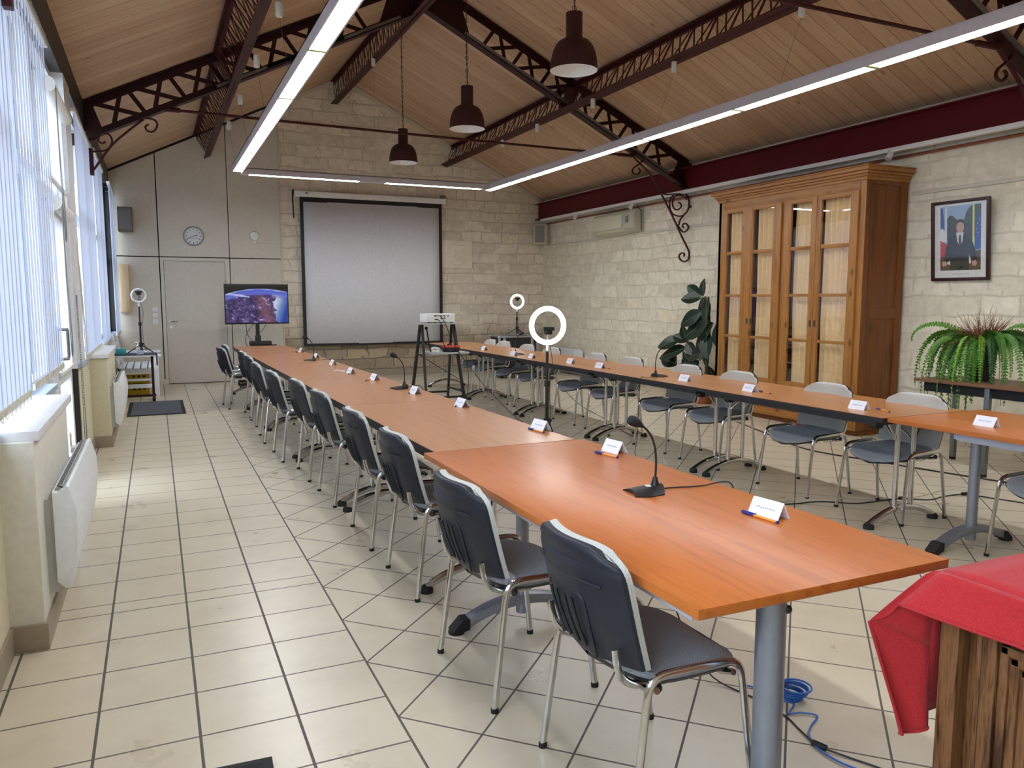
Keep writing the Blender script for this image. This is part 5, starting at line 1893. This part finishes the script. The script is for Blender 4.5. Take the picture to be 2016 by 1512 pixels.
t = thing('garden_bench', 'white slatted garden bench along the window wall in the far corner', 'bench', (-.30, 13.45, 0))
for y in (-.55, .55):
    m = MB().bx(.24, .31, y - .035, y + .035, 0, .60).build('leg', 'bench_white', t, bevel=.004)
    m = MB().bar((-.28, y, 0), (-.22, y, .45), .07, .06).bar((-.22, y, .40), (-.31, y, .92), .07, .06).build('leg', 'bench_white', t, bevel=.004)
    m = MB().bx(-.29, .35, y - .045, y + .045, .60, .635).build('armrest', 'bench_white', t, bevel=.006)
    MB().bx(-.26, .25, y - .02, y + .02, .34, .42).bx(-.26, .25, y - .02, y + .02, .13, .19).bx(-.26, .25, y - .02, y + .02, .24, .27).build('side_rail', 'bench_white', t, bevel=.004)
for k in range(5):
    x = -.19 + .10 * k
    MB().bx(x - .04, x + .04, -.62, .62, .425, .448).build('seat_slat', 'bench_white', t, bevel=.004)
for k in range(4):
    z = .55 + .11 * k
    MB().bar((-.245 - .018 * k, -.60, z), (-.245 - .018 * k, .60, z), .022, .085, up=(-.16, 0, 1)).build('back_slat', 'bench_white', t, bevel=.004)
MB().bx(.25, .29, -.55, .55, .35, .42).build('apron', 'bench_white', t, bevel=.004)
for k, (z, lb) in enumerate(((.0, 'lower'), (.19, 'upper'))):
    t = thing('cardboard_crate', 'yellow and brown cardboard box under the garden bench, %s of two' % lb, 'box', (-.30, 13.45, z), 0, 'boxes under the bench')
    MB().bx(-.17, .17, -.42, .42, 0, .18).build('carton', 'yellow_card', t, bevel=.003)
    m = MB()
    for i in range(3):
        m.bx(-.06 + .07 * i, -.02 + .07 * i, -.4215, -.4195, .09, .12)
    m.build('print', 'soil', t, smooth=False)
t = thing('floor_mat', 'grey ribbed door mat on the tiles before the far heater', 'mat', (-.04, 11.45, 0))
MB().bx(-.345, .345, -.71, .71, 0, .010).build('border', 'black_rubber', t, bevel=.003)
m = MB()
for k in range(46):
    y = -.66 + 1.32 * k / 45
    m.bx(-.30, .30, y - .009, y + .009, .0098, .0135)
m.build('ribbed_pile', 'mat_grey', t, smooth=False)
t = thing('floor_mat', 'corner of a worn dark mat at the bottom picture edge', 'mat', (-.02, 2.15, 0), R(-3))
MB().bx(-.28, .28, -.33, .33, 0, .012).build('backing', 'black_rubber', t, bevel=.003)
MB().bx(-.25, .25, -.30, .30, .0115, .016).build('worn_pile', 'mat_dark', t)

# ------------------------------------------------------------------ cupboard under the red cloth
t = thing('oak_cupboard', 'dark carved wooden cupboard at the lower right under a red cloth', 'cupboard', (2.12, .55, 0))
bx0, bx1, by0, by1, BZ = 1.775, 2.50, -.25, 1.265, .795
o_ = Vector((2.12, .55, 0))


def ob(mb, name, mat, bevel=.004, parent=None):
    o = mb.build(name, mat, parent or t, bevel=bevel)
    if parent is None:
        o.location = -o_
    return o


ob(MB().bx(bx0 + .045, bx1 - .03, by0 + .03, by1 - .03, .05, BZ - .02), 'carcass', 'walnut')
ob(MB().bx(bx0 - .01, bx1 + .02, by0, by1, BZ - .025, BZ), 'cupboard_top', 'walnut')
for x in (bx0, bx1 - .05):
    for y in (by1 - .05, by0 + .02):
        ob(MB().bx(x, x + .05, y, y + .05, 0, BZ - .025), 'post', 'walnut')
ob(MB().bx(bx0 + .018, bx0 + .05, by1 - .098, by1 - .084, .04, BZ - .03), 'stile', 'walnut')
ob(MB().bx(bx0 + .004, bx0 + .05, by0, by1 - .058, BZ - .10, BZ - .028), 'top_rail', 'walnut')
ob(MB().bx(bx0 + .012, bx0 + .05, by1 - .138, by1 - .102, .04, BZ - .10), 'stile', 'walnut')
m = MB()
for a, d in ((.0, .020), (.022, .026), (.044, .032)):
    y1, y0 = by1 - .140 - a, by1 - .62 + a
    z1, z0 = BZ - .135 - a, .10 + a
    for q in ((y0, y0 + .022, z0, z1), (y1 - .022, y1, z0, z1)):
        m.bx(bx0 + d, bx0 + .05, *q)
    m.bx(bx0 + d, bx0 + .05, y0, y1, z1 - .022, z1).bx(bx0 + d, bx0 + .05, y0, y1, z0, z0 + .022)
ob(m, 'panel_moulding', 'walnut')
ob(MB().bx(bx0 + .036, bx0 + .05, by1 - .56, by1 - .20, .16, BZ - .195), 'panel', 'olive_wood')

t = bpy.data.objects.new('tablecloth', None)
COL.objects.link(t)
t.location = (2.12, .55, BZ)
tag(t, 'red cotton cloth with hemmed edges draped over the dark cupboard', 'tablecloth')
c = MB()


def wv(y):
    return .006 * sin(9 * y) + .004 * sin(21 * y + 1)


XE, YE = bx0 - .018, by1 + .012
zt = BZ + .004


def topf(u, v):
    return (XE + .012 + (bx1 + .02 - XE - .012) * u, by0 + (YE - .012 - by0) * v, zt + .002 * sin(5 * u + 7 * v))


def leftf(u, v):       # left drop; u along y from the camera end to the corner, v down
    y = by0 + (YE - .012 - by0) * u
    drop = .082 + .035 * (1 - u)
    r = min(1, v / .14)
    x = XE + .012 - .012 * sin(r * pi / 2) - .014 * v ** 1.5 * (1 + sin(7 * y)) - .05 * max(0, u - .86) / .14 * v
    z = zt - .012 * (1 - cos(r * pi / 2)) - max(0, (v - .14)) / .86 * drop
    return (x, y + .055 * max(0, u - .86) / .14 * v, z)


def backf(u, v):       # drop on the far side
    x = XE + .012 + (bx1 + .02 - XE - .012) * u
    r = min(1, v / .08)
    y = YE - .012 + .012 * sin(r * pi / 2) + .010 * v * (1 + sin(9 * u + 1))
    z = zt - .012 * (1 - cos(r * pi / 2)) - max(0, (v - .08)) / .92 * .38
    return (x, y, z)


def cornerf(u, v):     # surplus of the corner, standing off as a fold: from the left drop's end round to the far drop
    a = Vector(leftf(1, v * .999))
    b = Vector(backf(0, min(1, v * .55)))
    tipd = Vector((-.085, .065, 0)) * (v ** .85)
    mid = (a + b) / 2 + tipd
    k = 1 - abs(2 * u - 1) ** 1.5
    p = a.lerp(b, u)
    p = p.lerp(mid, k)
    if u > .5:
        p.z -= .0
    return p


def flapf(u, v):       # the hanging fold of the far side: from the fold tip down
    p = Vector(cornerf(.5 + .5 * u, 1))
    drop = .345 + .012 * sin(5 * u)
    bottom = Vector((XE - .045 + .075 * u, YE + .03 + .012 * sin(6 * u), zt - .10 - drop))
    q = p.lerp(bottom, v)
    q.y += .012 * sin(u * pi * 1.5) * v
    return q


c.grid(topf, 14, 20).build('cloth_top', 'red_cloth', t, solid=.002).location = (-2.12, -.55, -BZ)
c = MB().grid(leftf, 50, 12).build('left_drop', 'red_cloth', t, solid=.002)
c.location = (-2.12, -.55, -BZ)
h_ = MB().tube([Vector(leftf(i / 50, 1)) for i in range(51)], .0035, 6).build('hem', 'red_cloth', c)
c = MB().grid(backf, 30, 12).build('far_drop', 'red_cloth', t, solid=.002)
c.location = (-2.12, -.55, -BZ)
c = MB().grid(cornerf, 16, 14).build('corner_fold', 'red_cloth', t, solid=.002)
c.location = (-2.12, -.55, -BZ)
c = MB().grid(flapf, 12, 16).build('hanging_flap', 'red_cloth', t, solid=.002)
c.location = (-2.12, -.55, -BZ)
MB().tube([flapf(0, i / 16) for i in range(17)] + [flapf(i / 12, 1) for i in range(1, 13)], .004, 6).build('hem', 'red_cloth', c)

# ------------------------------------------------------------------ cables on the floor
t = thing('network_cable', 'blue network cable coiled behind the foreground table leg', 'cable', (0, 0, 0))
m = MB()
m.tube(smooth_path([(1.99, 2.20, .006), (2.03, 2.15, .006), (2.07, 2.10, .008), (2.06, 2.02, .006), (1.99, 1.975, .006), (2.03, 1.96, .008), (2.07, 1.92, .006), (2.0, 1.88, .006), (1.95, 1.84, .006), (1.92, 1.77, .006), (1.92, 1.70, .006), (1.94, 1.64, .006), (1.99, 1.55, .006)], 6), .0035, 6)
m.build('lead', 'cable_blue', t)
m = MB()
for k in range(7):
    m.torus((2.075 + .004 * k, 2.07 - .003 * k, .012 + .006 * k), .055 - .003 * (k % 3), .0035, 'z', 26, 6)
m.build('coil', 'cable_blue', t)
t = thing('floor_cable', 'black cable with a small in-line plug beside the blue network cable', 'cable', (0, 0, 0))
m = MB().tube(smooth_path([(1.80, 2.40, .28), (1.84, 2.36, .15), (1.9, 2.28, .02), (1.96, 2.10, .004), (1.97, 1.97, .004), (1.95, 1.88, .004), (1.93, 1.78, .008), (1.97, 1.70, .004), (2.02, 1.60, .004), (2.05, 1.5, .004)], 6), .003, 6)
m.build('lead', 'cable_black', t)
MB().tube([(1.925, 1.80, .010), (1.94, 1.755, .010)], .010, 8).build('plug', 'black_plastic', t)
t = thing('floor_cable', 'black cable with plugs lying on the tiles under the right tables', 'cable', (0, 0, 0))
m = MB().tube(smooth_path([(3.75, 4.30, .004), (4.08, 4.14, .004), (4.34, 4.10, .004), (4.55, 3.95, .004), (4.80, 3.93, .004), (4.96, 3.90, .006), (5.12, 3.80, .004), (5.30, 3.82, .004), (5.5, 3.79, .006), (5.6, 3.6, .004), (5.75, 3.2, .004)], 6), .0045, 6)
m.build('lead', 'cable_black', t)
MB().tube([(4.93, 3.905, .012), (4.98, 3.895, .012)], .012, 8).tube([(5.47, 3.795, .012), (5.52, 3.785, .012)], .012, 8).build('plug', 'black_plastic', t)
tag(MB().tube(smooth_path([(3.72, 4.28, .004), (4.02, 4.22, .004), (4.25, 4.22, .004), (4.45, 4.08, .004), (4.62, 4.10, .004), (4.8, 3.98, .004), (5.1, 3.9, .004), (5.5, 3.95, .004), (5.7, 3.8, .004)], 6), .004, 6).build('floor_cable', 'cable_white'), 'white cable looping on the tiles under the right tables', 'cable')
tag(MB().tube(smooth_path([(5.1, 9.6, .3), (5.2, 9.2, .05), (5.1, 8.6, .004), (4.9, 7.9, .004), (4.7, 7.3, .004), (4.6, 6.9, .004)], 6), .004, 6).build('floor_cable', 'cable_black'), 'thin black cable on the floor behind the middle right chairs', 'cable')
tag(MB().tube(smooth_path([(6.5, 8.0, .01), (6.3, 7.3, .006), (6.0, 6.4, .006), (5.75, 5.6, .006), (5.9, 4.9, .006), (6.05, 4.3, .006), (6.2, 3.8, .006)], 6), .007, 6).build('floor_cable', 'black_plastic'), 'thick black cable on the floor before the pine cabinet', 'cable')


# ------------------------------------------------------------------ blinds on the window wall
def vertical_blind(y0, y1, z0, z1, x, n, ang, label, rail_end=.04):
    t = thing('vertical_blind', label, 'blind', (x, (y0 + y1) / 2, z0), 0, 'vertical slat blinds')
    L = y1 - y0
    MB().bx(-.022, .022, -L / 2 - rail_end, L / 2 + rail_end, z1 - z0, z1 - z0 + .035).build('head_rail', 'white_metal', t, bevel=.004)
    m = MB()
    for y in (-L / 2 + .12, 0, L / 2 - .12):
        m.bx(-.10, .03, y - .012, y + .012, z1 - z0 + .034, z1 - z0 + .040)
    m.build('rail_bracket', 'grey_steel', t)
    hs = .0635
    rr = random.Random(int(y0 * 10))
    proto = None
    wproto = None
    for k in range(n):
        y = -L / 2 + L * (k + .5) / n
        a = R(ang + rr.uniform(-.8, .8))
        if proto is None:
            def sf(u, v):
                q = 2 * u - 1
                return (.006 * (1 - q * q), q * hs, .03 + (z1 - z0 - .035) * v)
            proto = MB().grid(sf, 6, 3).build('slat', 'slat_cloth', t)
            MB().bx(-.003, .009, -hs + .004, hs - .004, 0, .034).build('slat_weight', 'cable_white', proto, bevel=.002)
            proto.location = (0, y, 0)
            proto.rotation_euler = (0, 0, a)
        else:
            c = proto.copy()
            COL.objects.link(c)
            c.parent = t
            c.location = (0, y, 0)
            c.rotation_euler = (0, 0, a)
            for ch in proto.children:
                d = ch.copy()
                COL.objects.link(d)
                d.parent = c
    m = MB()
    pts = []
    for k in range(n):
        y = -L / 2 + L * (k + .5) / n
        pts += [(.012, y, .02), (.016, y + L / n / 2, -.012)]
    m.tube(smooth_path(pts[:-1], 3), .0016, 4)
    m.build('spacer_chain', 'cable_white', t)
    return t


vertical_blind(1.9, 4.47, 1.00, 3.06, -.58, 23, 1, 'closed white vertical blind nearest the camera, beside the first pier')
vertical_blind(4.55, 6.02, 1.015, 3.10, -.58, 13, 3.9, 'slightly open white vertical blind left of the glazed door')
vertical_blind(7.95, 10.10, .94, 3.09, -.575, 19, 1.9, 'white vertical blind beyond the glazed door over the far pier')
vertical_blind(10.35, 12.05, .90, 3.16, -.575, 15, 1.3, 'white vertical blind between the far pier and the dark window')
vertical_blind(13.0, 14.40, .92, 3.14, -.54, 12, 5, 'white vertical blind at the far end of the window wall')


def chain(pts):
    m = MB()
    for p in smooth_path(pts, 60):
        m.ball(p, .0045, 5)
    return m


def roller(y0, y1, ztop, zbot, x, label, case=True):
    t = thing('roller_blind', label, 'blind', (x, (y0 + y1) / 2, ztop), 0, 'roller blinds at the door')
    L = y1 - y0
    if case:
        MB().lathe([(.048, -L / 2), (.048, L / 2)], (0, 0, 0), 18, 'y').build('cassette', 'white_metal', t)
        for e in (-L / 2 - .02, L / 2):
            MB().lathe([(.054, e), (.054, e + .02)], (0, 0, 0), 18, 'y').build('end_cap', 'white_plastic', t)
    MB().grid(lambda u, v: (-.02 + .003 * sin(u * pi * 2), -L / 2 + .02 + (L - .04) * u, (zbot - ztop) * v), 8, 2).build('fabric', 'roller_cloth', t)
    MB().bx(-.03, -.008, -L / 2 + .02, L / 2 - .02, zbot - ztop - .03, zbot - ztop).build('bottom_bar', 'white_plastic', t, bevel=.003)
    chain([(.05, -L / 2 - .01, 0), (.05, -L / 2 - .015, -.5), (.055, -L / 2 - .01, -1.0), (.06, -L / 2 + .0, -1.03), (.06, -L / 2 + .02, -.9), (.05, -L / 2 + .015, -.4), (.05, -L / 2 + .01, 0)]).build('bead_chain', 'grey_steel', t)
    return t


roller(6.30, 7.42, 2.93, 2.33, -.60, 'white roller blind half drawn over the pane above the glazed door')
roller(6.24, 7.16, 2.13, .96, -.60, 'white roller blind drawn down over the upper pane of the glazed door')
tag(chain([(0, 0, 1.4), (.004, 0, .7), (.0, .02, .06), (.01, .05, .04), (.01, .06, .5), (.0, .05, 1.4)]).build('bead_chain', 'grey_steel', None, loc=(-.585, 7.33, .1)), 'long bead chain hanging at the far jamb of the glazed door', 'chain')
tag(MB().tube(smooth_path([(0, 0, 0), (.01, .01, -.4), (.02, .03, -.95), (.03, .07, -1.1), (.025, .09, -.9), (.01, .05, -.3), (0, .04, 0)], 6), .004, 5).build('pull_cord', 'cable_white', None, loc=(-.59, 7.75, 1.95)), 'white pull cord looped on the white post beyond the door', 'cord')
